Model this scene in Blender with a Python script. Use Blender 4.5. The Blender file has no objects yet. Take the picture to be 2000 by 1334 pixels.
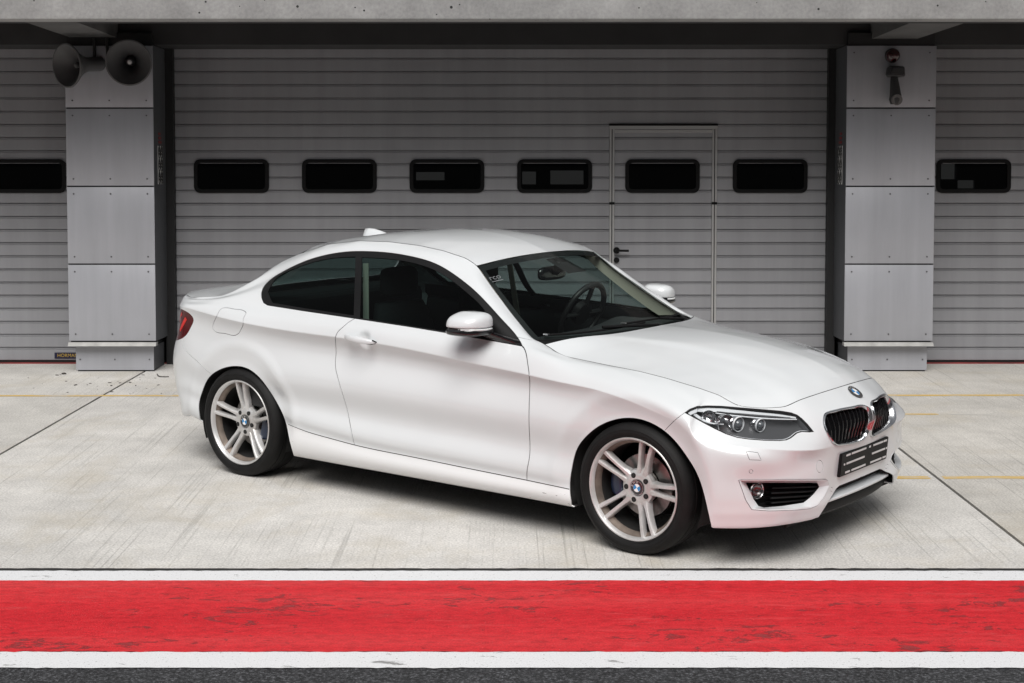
import bpy, bmesh, math, random
import numpy as np
from mathutils import Vector, Matrix, geometry
from mathutils.bvhtree import BVHTree
random.seed(7); rng=np.random.default_rng(7)
scene=bpy.context.scene
col=scene.collection

# ------------------------------------------------------------------ camera, sky, sun, exposure
FPX,PG,CAMH,YAW,CX0,CY0,SHPX=2986.963,0.08484,2.00063,0.65826,1.09049,7.73863,-163.003
SLOPE=0.03332                                   # the apron falls away from the garages by 3.3 %
G=Matrix.Rotation(SLOPE,4,'X')                  # apron frame -> world
CAMPOS=G@Vector((0,0,CAMH)); PB=PG-SLOPE
cd=bpy.data.cameras.new('camera'); cam=bpy.data.objects.new('camera',cd); col.objects.link(cam)
cam.location=CAMPOS; cam.rotation_euler=(math.pi/2-PB,0,0)
cd.sensor_width=36; cd.lens=FPX/2000*36; cd.shift_y=SHPX/2000; cd.clip_start=.1; cd.clip_end=2000
scene.camera=cam
world=bpy.data.worlds.new('World'); scene.world=world; world.use_nodes=True
wn=world.node_tree.nodes; wl=world.node_tree.links
SUN_EL,SUN_ROT=math.radians(50),math.radians(186)
sky=wn.new('ShaderNodeTexSky'); sky.sky_type='NISHITA'; sky.sun_disc=False
sky.sun_elevation=SUN_EL; sky.sun_rotation=SUN_ROT; sky.dust_density=3.0; sky.air_density=1.0; sky.ozone_density=.6
hs=wn.new('ShaderNodeHueSaturation'); hs.inputs['Saturation'].default_value=.12
wl.new(sky.outputs[0],hs.inputs['Color']); wl.new(hs.outputs[0],wn['Background'].inputs[0])
wn['Background'].inputs[1].default_value=.05
sd=bpy.data.lights.new('sun','SUN'); sun=bpy.data.objects.new('sun',sd); col.objects.link(sun)
sd.energy=1.5; sd.angle=math.radians(40); sd.color=(1,.97,.93)
# sun_rotation is clockwise from +Y seen from above
sdir=Vector((math.sin(SUN_ROT)*math.cos(SUN_EL),math.cos(SUN_ROT)*math.cos(SUN_EL),math.sin(SUN_EL)))
sun.rotation_euler=sdir.to_track_quat('Z','Y').to_euler(); sun.location=sdir*60
vs=scene.view_settings; vs.view_transform='Standard'; vs.look='None'; vs.gamma=1; vs.exposure=.88; vs.use_curve_mapping=False
scene.render.engine='CYCLES'

# ------------------------------------------------------------------ helpers
def pix_ray(px,py):                              # ray in the apron frame
    a=(px-1000)/FPX; b=-(py-667-SHPX)/FPX; cp,sp=math.cos(PG),math.sin(PG)
    return np.array([a,cp+b*sp,-sp+b*cp])
def gpt(px,py):                                  # pixel -> apron-frame ground point
    d=pix_ray(px,py); t=-CAMH/d[2]; return np.array([d[0]*t,d[1]*t])
def wray(px,py):
    a=(px-1000)/FPX; b=-(py-667-SHPX)/FPX; cp,sp=math.cos(PB),math.sin(PB)
    return np.array([a,cp+b*sp,-sp+b*cp])
def wpt(px,py,Y):                                # pixel -> world point on the plane y=Y
    d=wray(px,py); t=(Y-CAMPOS.y)/d[1]; return np.array(CAMPOS)+d*t
def mesh(name,verts,faces,mat=None,parent=None,smooth=False,normals=None,matrix=None,link=True):
    me=bpy.data.meshes.new(name)
    me.from_pydata([tuple(map(float,v)) for v in verts],[],[tuple(map(int,f)) for f in faces])
    if smooth or normals is not None: me.polygons.foreach_set('use_smooth',np.ones(len(me.polygons),bool))
    if mat is not None: me.materials.append(mat)
    me.update()
    if normals is not None: me.normals_split_custom_set_from_vertices([tuple(map(float,n)) for n in normals])
    o=bpy.data.objects.new(name,me)
    if link: col.objects.link(o)
    if parent is not None: o.parent=parent
    if matrix is not None: o.matrix_world=matrix
    return o
def bm_obj(name,bm,mat=None,parent=None,smooth=False,angle=None,matrix=None):
    me=bpy.data.meshes.new(name); bm.to_mesh(me); bm.free()
    if mat is not None: me.materials.append(mat)
    if smooth:
        me.polygons.foreach_set('use_smooth',np.ones(len(me.polygons),bool))
        if angle is not None: me.set_sharp_from_angle(angle=math.radians(angle))
    o=bpy.data.objects.new(name,me); col.objects.link(o)
    if parent is not None: o.parent=parent
    if matrix is not None: o.matrix_world=matrix
    return o
def empty(name,loc=(0,0,0),matrix=None):
    o=bpy.data.objects.new(name,None); col.objects.link(o); o.location=loc; o.empty_display_size=.2
    if matrix is not None: o.matrix_world=matrix
    return o
def tag(o,label,cat,group=None,kind=None):
    if label: o['label']=label
    if cat: o['category']=cat
    if group: o['group']=group
    if kind: o['kind']=kind
    return o
def add_box(bm,x0,x1,y0,y1,z0,z1,bev=0):
    r=bmesh.ops.create_cube(bm,size=1,matrix=Matrix.Translation(((x0+x1)/2,(y0+y1)/2,(z0+z1)/2))@Matrix.Diagonal((x1-x0,y1-y0,z1-z0,1)))
    if bev>0:
        es={e for v in r['verts'] for e in v.link_edges}
        bmesh.ops.bevel(bm,geom=list(es),offset=bev,segments=2,affect='EDGES',profile=.5)
def box(name,x0,x1,y0,y1,z0,z1,mat,parent=None,bev=0,smooth=False):
    bm=bmesh.new(); add_box(bm,x0,x1,y0,y1,z0,z1,bev); return bm_obj(name,bm,mat,parent,smooth=bev>0,angle=40)
def add_cyl(bm,p,axis,r,depth,seg=16,r2=None):
    q=Vector(axis).to_track_quat('Z','Y').to_matrix().to_4x4()
    bmesh.ops.create_cone(bm,cap_ends=True,segments=seg,radius1=r,radius2=r if r2 is None else r2,depth=depth,matrix=Matrix.Translation(Vector(p))@q)
def add_tube(bm,pts,r,seg=8,closed=False):
    pts=[Vector(p) for p in pts]; n=len(pts); rings=[]
    rr=r if hasattr(r,'__len__') else [r]*n
    up=None
    for i,p in enumerate(pts):
        a=pts[(i-1)%n] if (closed or i>0) else p; b=pts[(i+1)%n] if (closed or i<n-1) else p
        t=(b-a).normalized()
        if up is None: up=t.orthogonal().normalized()
        up=(up-t*up.dot(t)).normalized(); s=t.cross(up)
        rings.append([bm.verts.new(p+(up*math.cos(k*2*math.pi/seg)+s*math.sin(k*2*math.pi/seg))*rr[i]) for k in range(seg)])
    for i in range(n if closed else n-1):
        A=rings[i];B=rings[(i+1)%n]
        for k in range(seg): bm.faces.new((A[k],A[(k+1)%seg],B[(k+1)%seg],B[k]))
    if not closed:
        bm.faces.new(rings[0][::-1]); bm.faces.new(rings[-1])
    return rings
def lathe(bm,prof,seg=48,axis='Y',origin=(0,0,0)):
    # prof: (radius, offset along axis)
    rings=[]; o=Vector(origin)
    for r,h in prof:
        ring=[]
        for k in range(seg):
            a=2*math.pi*k/seg
            ring.append(bm.verts.new(o+(Vector((r*math.cos(a),h,r*math.sin(a))) if axis=='Y' else Vector((r*math.cos(a),r*math.sin(a),h)))))
        rings.append(ring)
    for i in range(len(rings)-1):
        for k in range(seg):
            bm.faces.new((rings[i][k],rings[i][(k+1)%seg],rings[i+1][(k+1)%seg],rings[i+1][k]))
    return rings
def interp(xs,ys):
    xs=np.array(xs,float);ys=np.array(ys,float); return lambda x: np.interp(x,xs,ys)
def nspline(t,Y):                                 # natural cubic spline through Y (n,k) at t
    t=np.asarray(t,float);Y=np.asarray(Y,float);n=len(t);h=np.diff(t)
    A=np.eye(n);R=np.zeros_like(Y)
    for i in range(1,n-1):
        A[i,i-1]=h[i-1];A[i,i]=2*(h[i-1]+h[i]);A[i,i+1]=h[i]
        R[i]=6*((Y[i+1]-Y[i])/h[i]-(Y[i]-Y[i-1])/h[i-1])
    M=np.linalg.solve(A,R)
    def f(x):
        x=np.atleast_1d(np.asarray(x,float)); i=np.clip(np.searchsorted(t,x)-1,0,n-2)
        a=(t[i+1]-x)[:,None];b=(x-t[i])[:,None];hh=h[i][:,None]
        return M[i]*a**3/(6*hh)+M[i+1]*b**3/(6*hh)+(Y[i]/hh-M[i]*hh/6)*a+(Y[i+1]/hh-M[i+1]*hh/6)*b
    return f
def pchip(t,Y):
    t=np.asarray(t,float);Y=np.asarray(Y,float);n=len(t);h=np.diff(t);d=np.diff(Y,axis=0)/h[:,None]
    m=np.zeros_like(Y)
    for i in range(1,n-1):
        w1=2*h[i]+h[i-1];w2=h[i]+2*h[i-1]
        with np.errstate(divide='ignore',invalid='ignore'):
            v=(w1+w2)/(w1/d[i-1]+w2/d[i])
        m[i]=np.where(d[i-1]*d[i]>0,v,0)
    m[0]=d[0];m[-1]=d[-1]
    def f(x):
        x=np.atleast_1d(np.asarray(x,float)); i=np.clip(np.searchsorted(t,x)-1,0,n-2)
        s=((x-t[i])/h[i])[:,None];hh=h[i][:,None]
        return Y[i]*(1+2*s)*(1-s)**2+m[i]*hh*s*(1-s)**2+Y[i+1]*s*s*(3-2*s)+m[i+1]*hh*s*s*(s-1)
    return f
def resample(P,n):
    P=np.asarray(P,float); L=np.r_[0,np.cumsum(np.linalg.norm(np.diff(P,axis=0),axis=1))]
    return np.array([np.interp(np.linspace(0,L[-1],n),L,P[:,k]) for k in range(P.shape[1])]).T
def smooth_poly(P,n,closed=False):
    P=np.asarray(P,float)
    if closed: P=np.vstack([P[-3:],P,P[:3]])
    L=np.r_[0,np.cumsum(np.linalg.norm(np.diff(P,axis=0),axis=1))]
    f=nspline(L,P)
    if closed: return f(np.linspace(L[3],L[-3],n,endpoint=False))
    return f(np.linspace(0,L[-1],n))
def text_mesh(name,body,size,mat,parent,matrix,extrude=.0004,align='CENTER'):
    cu=bpy.data.curves.new(name,'FONT'); cu.body=body; cu.size=size; cu.align_x=align; cu.align_y='CENTER'; cu.extrude=extrude; cu.resolution_u=3
    t=bpy.data.objects.new('tmp',cu); col.objects.link(t)
    dg=bpy.context.evaluated_depsgraph_get(); me=bpy.data.meshes.new_from_object(t.evaluated_get(dg)); bpy.data.objects.remove(t); bpy.data.curves.remove(cu)
    me.materials.clear(); me.materials.append(mat); me.name=name
    o=bpy.data.objects.new(name,me); col.objects.link(o); o.parent=parent; o.matrix_basis=matrix
    return o
def frame_m(c,n,up=(0,0,1)):
    n=Vector(n).normalized(); u=Vector(up); u=(u-n*u.dot(n)).normalized(); r=u.cross(n)
    M=Matrix.Identity(4)
    for i in range(3): M[i][0]=r[i];M[i][1]=u[i];M[i][2]=n[i];M[i][3]=c[i]
    return M
# ------------------------------------------------------------------ materials
MATS={}
def pmat(name,color,rough=.5,metal=0,coat=0,coat_rough=.05,spec=.5,noise=None,bump=None,alpha=None,emit=None):
    m=bpy.data.materials.new(name); m.use_nodes=True; nt=m.node_tree; b=nt.nodes['Principled BSDF']
    b.inputs['Base Color'].default_value=(*color,1); b.inputs['Roughness'].default_value=rough; b.inputs['Metallic'].default_value=metal
    b.inputs['Coat Weight'].default_value=coat; b.inputs['Coat Roughness'].default_value=coat_rough
    b.inputs['Specular IOR Level'].default_value=spec
    tc=None
    if noise or bump: tc=nt.nodes.new('ShaderNodeTexCoord')
    if noise:                                    # (scale, amount, detail) multiplies the base colour
        n=nt.nodes.new('ShaderNodeTexNoise'); n.inputs['Scale'].default_value=noise[0]; n.inputs['Detail'].default_value=noise[2]
        nt.links.new(tc.outputs['Object'],n.inputs['Vector'])
        r=nt.nodes.new('ShaderNodeMapRange'); r.inputs[1].default_value=.3; r.inputs[2].default_value=.7; r.inputs[3].default_value=1-noise[1]; r.inputs[4].default_value=1+noise[1]
        nt.links.new(n.outputs['Fac'],r.inputs[0])
        x=nt.nodes.new('ShaderNodeMix'); x.data_type='RGBA'; x.blend_type='MULTIPLY'; x.inputs['Factor'].default_value=1
        x.inputs['A'].default_value=(*color,1); nt.links.new(r.outputs[0],x.inputs['B']); nt.links.new(x.outputs['Result'],b.inputs['Base Color'])
    if bump:                                     # (scale, strength, distance)
        n=nt.nodes.new('ShaderNodeTexNoise'); n.inputs['Scale'].default_value=bump[0]; n.inputs['Detail'].default_value=4
        nt.links.new(tc.outputs['Object'],n.inputs['Vector'])
        bp=nt.nodes.new('ShaderNodeBump'); bp.inputs['Strength'].default_value=bump[1]; bp.inputs['Distance'].default_value=bump[2]
        nt.links.new(n.outputs['Fac'],bp.inputs['Height']); nt.links.new(bp.outputs[0],b.inputs['Normal'])
    if emit: b.inputs['Emission Color'].default_value=(*emit[0],1); b.inputs['Emission Strength'].default_value=emit[1]
    MATS[name]=m; return m
def glassmat(name,tint,refl=1.0,rough=0.0,ior=1.45):
    m=bpy.data.materials.new(name); m.use_nodes=True; nt=m.node_tree; nt.nodes.remove(nt.nodes['Principled BSDF'])
    out=nt.nodes['Material Output']; tr=nt.nodes.new('ShaderNodeBsdfTransparent'); tr.inputs[0].default_value=(*tint,1)
    gl=nt.nodes.new('ShaderNodeBsdfGlossy'); gl.inputs['Roughness'].default_value=rough; gl.inputs[0].default_value=(refl,refl,refl,1)
    fr=nt.nodes.new('ShaderNodeFresnel')
    ge=nt.nodes.new('ShaderNodeNewGeometry'); mr=nt.nodes.new('ShaderNodeMapRange'); mr.inputs[3].default_value=ior; mr.inputs[4].default_value=1/ior   # thin sheet: same reflectance from both sides
    nt.links.new(ge.outputs['Backfacing'],mr.inputs[0]); nt.links.new(mr.outputs[0],fr.inputs[0])
    mx=nt.nodes.new('ShaderNodeMixShader')
    nt.links.new(fr.outputs[0],mx.inputs[0]); nt.links.new(tr.outputs[0],mx.inputs[1]); nt.links.new(gl.outputs[0],mx.inputs[2]); nt.links.new(mx.outputs[0],out.inputs[0])
    MATS[name]=m; return m
PAINT=pmat('white_paint',(.70,.725,.745),rough=.42,coat=1.0,coat_rough=.035,noise=(3,.015,2))
def dirty_sill():
    m=pmat('white_sill_paint',(.70,.725,.745),rough=.42,coat=.7,coat_rough=.08); nt=m.node_tree; b=nt.nodes['Principled BSDF']
    tc=nt.nodes.new('ShaderNodeTexCoord'); mp=nt.nodes.new('ShaderNodeMapping'); mp.inputs['Rotation'].default_value=(0,.7,0); mp.inputs['Scale'].default_value=(22,22,90)
    n=nt.nodes.new('ShaderNodeTexNoise'); n.inputs['Scale'].default_value=1; n.inputs['Detail'].default_value=3
    nt.links.new(tc.outputs['Object'],mp.inputs[0]); nt.links.new(mp.outputs[0],n.inputs['Vector'])
    sx=nt.nodes.new('ShaderNodeSeparateXYZ'); nt.links.new(tc.outputs['Object'],sx.inputs[0])
    g=nt.nodes.new('ShaderNodeMapRange'); g.inputs[1].default_value=-.75; g.inputs[2].default_value=-.36; g.inputs[3].default_value=.78; g.inputs[4].default_value=.655; nt.links.new(sx.outputs[0],g.inputs[0])
    gt=nt.nodes.new('ShaderNodeMath'); gt.operation='GREATER_THAN'; nt.links.new(n.outputs['Fac'],gt.inputs[0]); nt.links.new(g.outputs[0],gt.inputs[1])
    x=nt.nodes.new('ShaderNodeMix'); x.data_type='RGBA'; x.inputs['A'].default_value=(.74,.745,.755,1); x.inputs['B'].default_value=(.08,.08,.08,1)
    nt.links.new(gt.outputs[0],x.inputs['Factor']); nt.links.new(x.outputs['Result'],b.inputs['Base Color']); return m
SILLP=dirty_sill()
BLACKP=pmat('black_plastic',(.006,.006,.0065),rough=.55,spec=.25)
GLOSSB=pmat('gloss_black',(.008,.008,.009),rough=.12,coat=.5)
RUBBER=pmat('tyre_rubber',(.0055,.0055,.0057),rough=.66,spec=.3,noise=(18,.25,4),bump=(180,.25,.002))
SEAL_SHADE=pmat('dark_seal_shade',(.006,.006,.006),rough=.8)  # rubber seals and dark gaps; also drawn shade at hood gap and handle
WELL=pmat('wheel_well',(.008,.008,.008),rough=.9)
CHROME=pmat('chrome',(.58,.59,.61),rough=.2,metal=1)
SATIN=pmat('satin_chrome',(.62,.63,.64),rough=.28,metal=1)
def rimmat():
    m=pmat('alloy',(.47,.455,.43),rough=.36,metal=.6); nt=m.node_tree; b=nt.nodes['Principled BSDF']
    tc=nt.nodes.new('ShaderNodeTexCoord'); n=nt.nodes.new('ShaderNodeTexNoise'); n.inputs['Scale'].default_value=5; n.inputs['Detail'].default_value=6; n.inputs['Roughness'].default_value=.65
    nt.links.new(tc.outputs['Object'],n.inputs['Vector'])
    cr=nt.nodes.new('ShaderNodeValToRGB'); cr.color_ramp.elements[0].position=.30; cr.color_ramp.elements[0].color=(.48,.465,.45,1); cr.color_ramp.elements[1].position=.55; cr.color_ramp.elements[1].color=(.72,.72,.72,1)
    nt.links.new(n.outputs['Fac'],cr.inputs[0]); nt.links.new(cr.outputs[0],b.inputs['Base Color'])
    rr=nt.nodes.new('ShaderNodeMapRange'); rr.inputs[3].default_value=.55; rr.inputs[4].default_value=.3; nt.links.new(n.outputs['Fac'],rr.inputs[0]); nt.links.new(rr.outputs[0],b.inputs['Roughness'])
    return m
ALLOY=rimmat()
BARREL=pmat('dusty_barrel',(.20,.165,.14),rough=.6,metal=.5,noise=(14,.4,5))
DISC=pmat('brake_disc',(.30,.29,.28),rough=.32,metal=.9,noise=(30,.2,3))
CALIPER=pmat('caliper_blue',(.006,.016,.045),rough=.35,coat=.4)
BLUE=pmat('emblem_blue',(.01,.22,.52),rough=.2,coat=.6)
WHITE=pmat('emblem_white',(.85,.85,.85),rough=.25,coat=.4)
LTR=pmat('emblem_letter',(.7,.7,.7),rough=.3,metal=.6)
SLOT=pmat('plate_slot',(.62,.62,.62),rough=.5)
RED1=pmat('tail_red_dark',(.075,.002,.004),rough=.25,spec=.25,coat=.15)
RED2=pmat('tail_red_light',(.62,.012,.008),rough=.3,coat=.2)
LAMPG=pmat('lamp_grey',(.10,.10,.105),rough=.35)
LAMPD=pmat('lamp_dark',(.075,.076,.08),rough=.35)
LAMPW=pmat('light_guide_white',(.72,.74,.76),rough=.3)
REFLC=pmat('lamp_reflector',(.70,.70,.71),rough=.16,metal=1)
GL_WS=glassmat('windscreen_glass',(.82,.90,.875),refl=.32); GL_SIDE=glassmat('side_glass',(.34,.43,.415),refl=.28); GL_CLEAR=glassmat('clear_glass',(.93,.94,.95),ior=1.4)
FABRIC=pmat('seat_fabric',(.010,.010,.011),rough=.85,noise=(60,.2,2)); DASH=pmat('dash_plastic',(.022,.023,.025),rough=.55,bump=(300,.2,.001))
BEIGE=pmat('beige_trim',(.72,.67,.57),rough=.8); HEADL=pmat('headliner',(.30,.285,.26),rough=.9); LEATH=pmat('steering_leather',(.014,.014,.015),rough=.45)
INDIC=pmat('indicator_strip',(.75,.77,.78),rough=.15,coat=.6)
MIRG=pmat('mirror_glass',(.8,.8,.8),rough=.02,metal=1)
STICK=pmat('sticker_grey',(.16,.17,.18),rough=.5)
TRIMB=pmat('trim_black',(.006,.006,.0065),rough=.42,spec=.3)
FOGR=pmat('fog_reflector',(.20,.19,.19),rough=.25,metal=1)
# ------------------------------------------------------------------ ground
def mathn(nt,op,a,b=None,c=None):
    n=nt.nodes.new('ShaderNodeMath'); n.operation=op
    for i,v in enumerate((a,b,c)):
        if v is None: continue
        if isinstance(v,(int,float)): n.inputs[i].default_value=v
        else: nt.links.new(v,n.inputs[i])
    return n.outputs[0]
def noise(nt,vec,scale,detail=4,rough=.55,dist=0):
    n=nt.nodes.new('ShaderNodeTexNoise'); n.inputs['Scale'].default_value=scale; n.inputs['Detail'].default_value=detail; n.inputs['Roughness'].default_value=rough; n.inputs['Distortion'].default_value=dist
    nt.links.new(vec,n.inputs['Vector']); return n.outputs['Fac']
def ramp(nt,fac,stops):
    r=nt.nodes.new('ShaderNodeValToRGB'); nt.links.new(fac,r.inputs[0]); e=r.color_ramp.elements
    while len(e)<len(stops): e.new(.5)
    for i,(p,c) in enumerate(stops): e[i].position=p; e[i].color=(*c,1) if hasattr(c,'__len__') else (c,c,c,1)
    return r.outputs[0]
def mixc(nt,f,a,b,mode='MIX'):
    m=nt.nodes.new('ShaderNodeMix'); m.data_type='RGBA'; m.blend_type=mode
    for k,v in (('Factor',f),('A',a),('B',b)):
        if isinstance(v,(int,float)): m.inputs[k].default_value=v
        elif isinstance(v,tuple): m.inputs[k].default_value=(*v,1)
        else: nt.links.new(v,m.inputs[k])
    return m.outputs['Result']
def mapping(nt,vec,scale=(1,1,1),rot=(0,0,0),loc=(0,0,0)):
    m=nt.nodes.new('ShaderNodeMapping'); m.inputs['Scale'].default_value=scale; m.inputs['Rotation'].default_value=rot; m.inputs['Location'].default_value=loc
    nt.links.new(vec,m.inputs[0]); return m.outputs[0]
def concrete(name,base,broom_rot,seed=0.):
    m=pmat(name,base,rough=.85,spec=.3); nt=m.node_tree; b=nt.nodes['Principled BSDF']
    tc=nt.nodes.new('ShaderNodeTexCoord'); v=mapping(nt,tc.outputs['Object'],loc=(seed,seed*1.7,0))
    big=noise(nt,v,.55,5,.6); mid=noise(nt,v,3.5,6,.65); fine=noise(nt,v,90,3,.6)
    sp=noise(nt,v,220,2,.5)
    # broom finish: grooves drawn across the slab
    bv_=mapping(nt,tc.outputs['Object'],scale=(85,.55,1),rot=(0,0,broom_rot)); br=noise(nt,bv_,1,2,.5,.15)
    bm_=noise(nt,v,.8,3,.5)
    gro=mathn(nt,'MULTIPLY',ramp(nt,br,[(.30,1.0),(.42,0.0)]),ramp(nt,bm_,[(.36,.0),(.56,1.0)]))
    c=ramp(nt,big,[(.30,tuple(x*.84 for x in base)),(.70,tuple(x*1.10 for x in base))])
    c=mixc(nt,1.0,c,ramp(nt,mid,[(.3,.86),(.7,1.10)]),'MULTIPLY')
    c=mixc(nt,1.0,c,ramp(nt,fine,[(.3,.70),(.66,1.15)]),'MULTIPLY')
    c=mixc(nt,mathn(nt,'MULTIPLY',gro,.42),c,tuple(x*.40 for x in base))
    # warm stains and dark pits
    c=mixc(nt,mathn(nt,'MULTIPLY',ramp(nt,noise(nt,v,1.3,6,.7,.5),[(.50,0.0),(.70,1.0)]),.38),c,(.46,.40,.29))
    c=mixc(nt,ramp(nt,sp,[(.27,.8),(.31,0.0)]),c,(.07,.065,.06))
    nt.links.new(c,b.inputs['Base Color'])
    h=mathn(nt,'ADD',mathn(nt,'MULTIPLY',fine,.5),mathn(nt,'MULTIPLY',gro,-1.0))
    bp=nt.nodes.new('ShaderNodeBump'); bp.inputs['Strength'].default_value=.5; bp.inputs['Distance'].default_value=.004; nt.links.new(h,bp.inputs['Height']); nt.links.new(bp.outputs[0],b.inputs['Normal'])
    return m
CONC=[concrete('concrete_a',(.60,.585,.555),.0,0),concrete('concrete_b',(.64,.625,.60),.02,7.3),concrete('concrete_c',(.57,.55,.515),1.45,13.1)]
JOINT=pmat('joint_filler',(.02,.019,.018),rough=.9,noise=(20,.4,3))
def asphalt():
    m=pmat('asphalt',(.05,.05,.052),rough=.8,spec=.35); nt=m.node_tree; b=nt.nodes['Principled BSDF']; tc=nt.nodes.new('ShaderNodeTexCoord'); v=tc.outputs['Object']
    vo=nt.nodes.new('ShaderNodeTexVoronoi'); vo.inputs['Scale'].default_value=110; nt.links.new(v,vo.inputs['Vector'])
    f=noise(nt,v,75,6,.75); g=noise(nt,v,2,4)
    c=ramp(nt,f,[(.34,.006),(.52,.045),(.68,.20)]); c=mixc(nt,1.0,c,ramp(nt,g,[(.3,.8),(.7,1.15)]),'MULTIPLY'); c=mixc(nt,1.0,c,(.96,.98,1.06),'MULTIPLY'); nt.links.new(c,b.inputs['Base Color'])
    bp=nt.nodes.new('ShaderNodeBump'); bp.inputs['Strength'].default_value=.9; bp.inputs['Distance'].default_value=.006
    nt.links.new(mathn(nt,'SUBTRACT',f,mathn(nt,'MULTIPLY',vo.outputs['Distance'],1.0)),bp.inputs['Height']); nt.links.new(bp.outputs[0],b.inputs['Normal']); return m
def redpaint():
    m=pmat('red_paint',(.60,.02,.03),rough=.7,spec=.2); nt=m.node_tree; b=nt.nodes['Principled BSDF']; tc=nt.nodes.new('ShaderNodeTexCoord'); v=tc.outputs['Object']
    st=mapping(nt,v,scale=(.10,3.2,1)); streak=noise(nt,st,1,4,.6)
    worn=noise(nt,mapping(nt,v,scale=(1.6,3.4,1)),4.6,10,.76,.6); mask=noise(nt,mapping(nt,v,scale=(1,1.5,1)),1.3,3,.5)
    fine=noise(nt,v,120,3,.6)
    c=ramp(nt,streak,[(.30,(.54,.014,.024)),(.5,(.61,.022,.032)),(.70,(.66,.056,.062))])
    c=mixc(nt,mathn(nt,'MULTIPLY',noise(nt,v,2.4,5,.6),.30),c,(.62,.034,.034))
    c=mixc(nt,1.0,c,ramp(nt,fine,[(.3,.80),(.7,1.12)]),'MULTIPLY')
    c=mixc(nt,1.0,c,ramp(nt,noise(nt,mapping(nt,v,scale=(1,2.2,1)),14,7,.72),[(.32,.72),(.5,1.0),(.68,1.16)]),'MULTIPLY')
    c=mixc(nt,ramp(nt,noise(nt,mapping(nt,v,scale=(.6,3,1)),5,6,.7),[(.56,0.0),(.75,.35)]),c,(.74,.15,.15))
    w=mathn(nt,'ADD',mathn(nt,'MULTIPLY',worn,.72),mathn(nt,'MULTIPLY',mask,.36))
    patch_=ramp(nt,w,[(.626,0.0),(.636,1.0)]); edge=ramp(nt,w,[(.604,0.0),(.620,1.0),(.630,1.0),(.640,0.0)])
    c=mixc(nt,mathn(nt,'MULTIPLY',patch_,ramp(nt,fine,[(.35,.35),(.6,.85)])),c,(.17,.050,.052)); c=mixc(nt,mathn(nt,'MULTIPLY',edge,.55),c,(.09,.020,.022))
    sp=noise(nt,v,190,2); c=mixc(nt,ramp(nt,sp,[(.70,0.0),(.74,.7)]),c,(.75,.33,.31)); c=mixc(nt,ramp(nt,sp,[(.24,.8),(.28,0.0)]),c,(.16,.01,.012))
    nt.links.new(c,b.inputs['Base Color'])
    bp=nt.nodes.new('ShaderNodeBump'); bp.inputs['Strength'].default_value=.5; bp.inputs['Distance'].default_value=.004
    nt.links.new(mathn(nt,'SUBTRACT',fine,mathn(nt,'MULTIPLY',patch_,1.0)),bp.inputs['Height']); nt.links.new(bp.outputs[0],b.inputs['Normal']); return m
def wornline(name,colr,under,th=.66,scale=(2.2,4,1),soft=.02,spk=.3):
    m=pmat(name,colr,rough=.6,spec=.4); nt=m.node_tree; b=nt.nodes['Principled BSDF']; tc=nt.nodes.new('ShaderNodeTexCoord'); v=tc.outputs['Object']
    worn=noise(nt,mapping(nt,v,scale=scale),2.0,9,.75,.6); fine=noise(nt,v,150,3,.6)
    c=mixc(nt,1.0,colr,ramp(nt,fine,[(.3,.86),(.7,1.05)]),'MULTIPLY')
    c=mixc(nt,ramp(nt,worn,[(th-soft,0.0),(th,1.0)]),c,under); c=mixc(nt,ramp(nt,noise(nt,v,95,3,.6),[(spk-.03,.9),(spk,0.0)]),c,under)
    nt.links.new(c,b.inputs['Base Color']); return m
ASPH=asphalt(); REDP=redpaint(); WHTL=wornline('white_line_paint',(.78,.79,.81),(.26,.26,.26),.66,(2.6,7,1),.04,.36); YEL=wornline('yellow_line_paint',(.66,.44,.12),(.52,.50,.46),.60,(1.2,6,1),.12,.36)
YELF=wornline('faded_yellow_paint',(.58,.535,.43),(.56,.545,.515),.52,(1.2,6,1),.25,.42)
def sheet(name,pts,z,mat,parent=None,thick=0.0):
    """flat polygon in the apron frame"""
    V=[(p[0],p[1],z) for p in pts]; n=len(V); F=[tuple(range(n))]
    if thick:
        V+=[(p[0],p[1],z-thick) for p in pts]; F+=[(i,n+i,n+(i+1)%n,(i+1)%n) for i in range(n)]
    o=mesh(name,V,F,mat); bm=bmesh.new(); bm.from_mesh(o.data)
    if thick==0 and bm.faces: 
        bm.faces.ensure_lookup_table()
        if bm.faces[0].normal.z<0: bmesh.ops.reverse_faces(bm,faces=bm.faces[:])
    else: bmesh.ops.recalc_face_normals(bm,faces=bm.faces)
    bm.to_mesh(o.data); bm.free()
    if parent is None: o.matrix_world=G
    else: o.parent=parent
    return o
gl=lambda y: [gpt(0,y),gpt(2000,y)]
ground=sheet('ground',[(-400,-400),(400,-400),(400,400),(-400,400)],-.03,JOINT); tag(ground,None,None,kind='structure')
yj=float(gpt(1000,1110)[1])                       # front edge of the concrete
xl=[gpt(0,887.5),gpt(271,732)]; xr=[gpt(1750,871),gpt(2000,1065)]
def lx(l,y): (x0,y0),(x1,y1)=l; return x0+(x1-x0)*(y-y0)/(y1-y0)
apron=empty('concrete_apron',matrix=G); tag(apron,None,None,kind='structure')
YB=18.0; g_=.010
for k,(a,b) in enumerate(((None,xl),(xl,xr),(xr,None))):
    L=[(-40,yj),(-40,YB)] if a is None else [(lx(a,yj)+g_,yj),(lx(a,YB)+g_,YB)]
    R=[(40,YB),(40,yj)] if b is None else [(lx(b,YB)-g_,YB),(lx(b,yj)-g_,yj)]
    sheet('concrete_slab',L+R,0.0,CONC[k],parent=apron,thick=.03)
y0=yj-.036; y1=float(gpt(1000,1134)[1]); y2=float(gpt(1000,1273)[1]); y3=float(gpt(1000,1304)[1])
lane=sheet('pit_lane_asphalt',[(-60,y0),(60,y0),(60,-60),(-60,-60)],-.004,ASPH); tag(lane,None,None,kind='structure')
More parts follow.
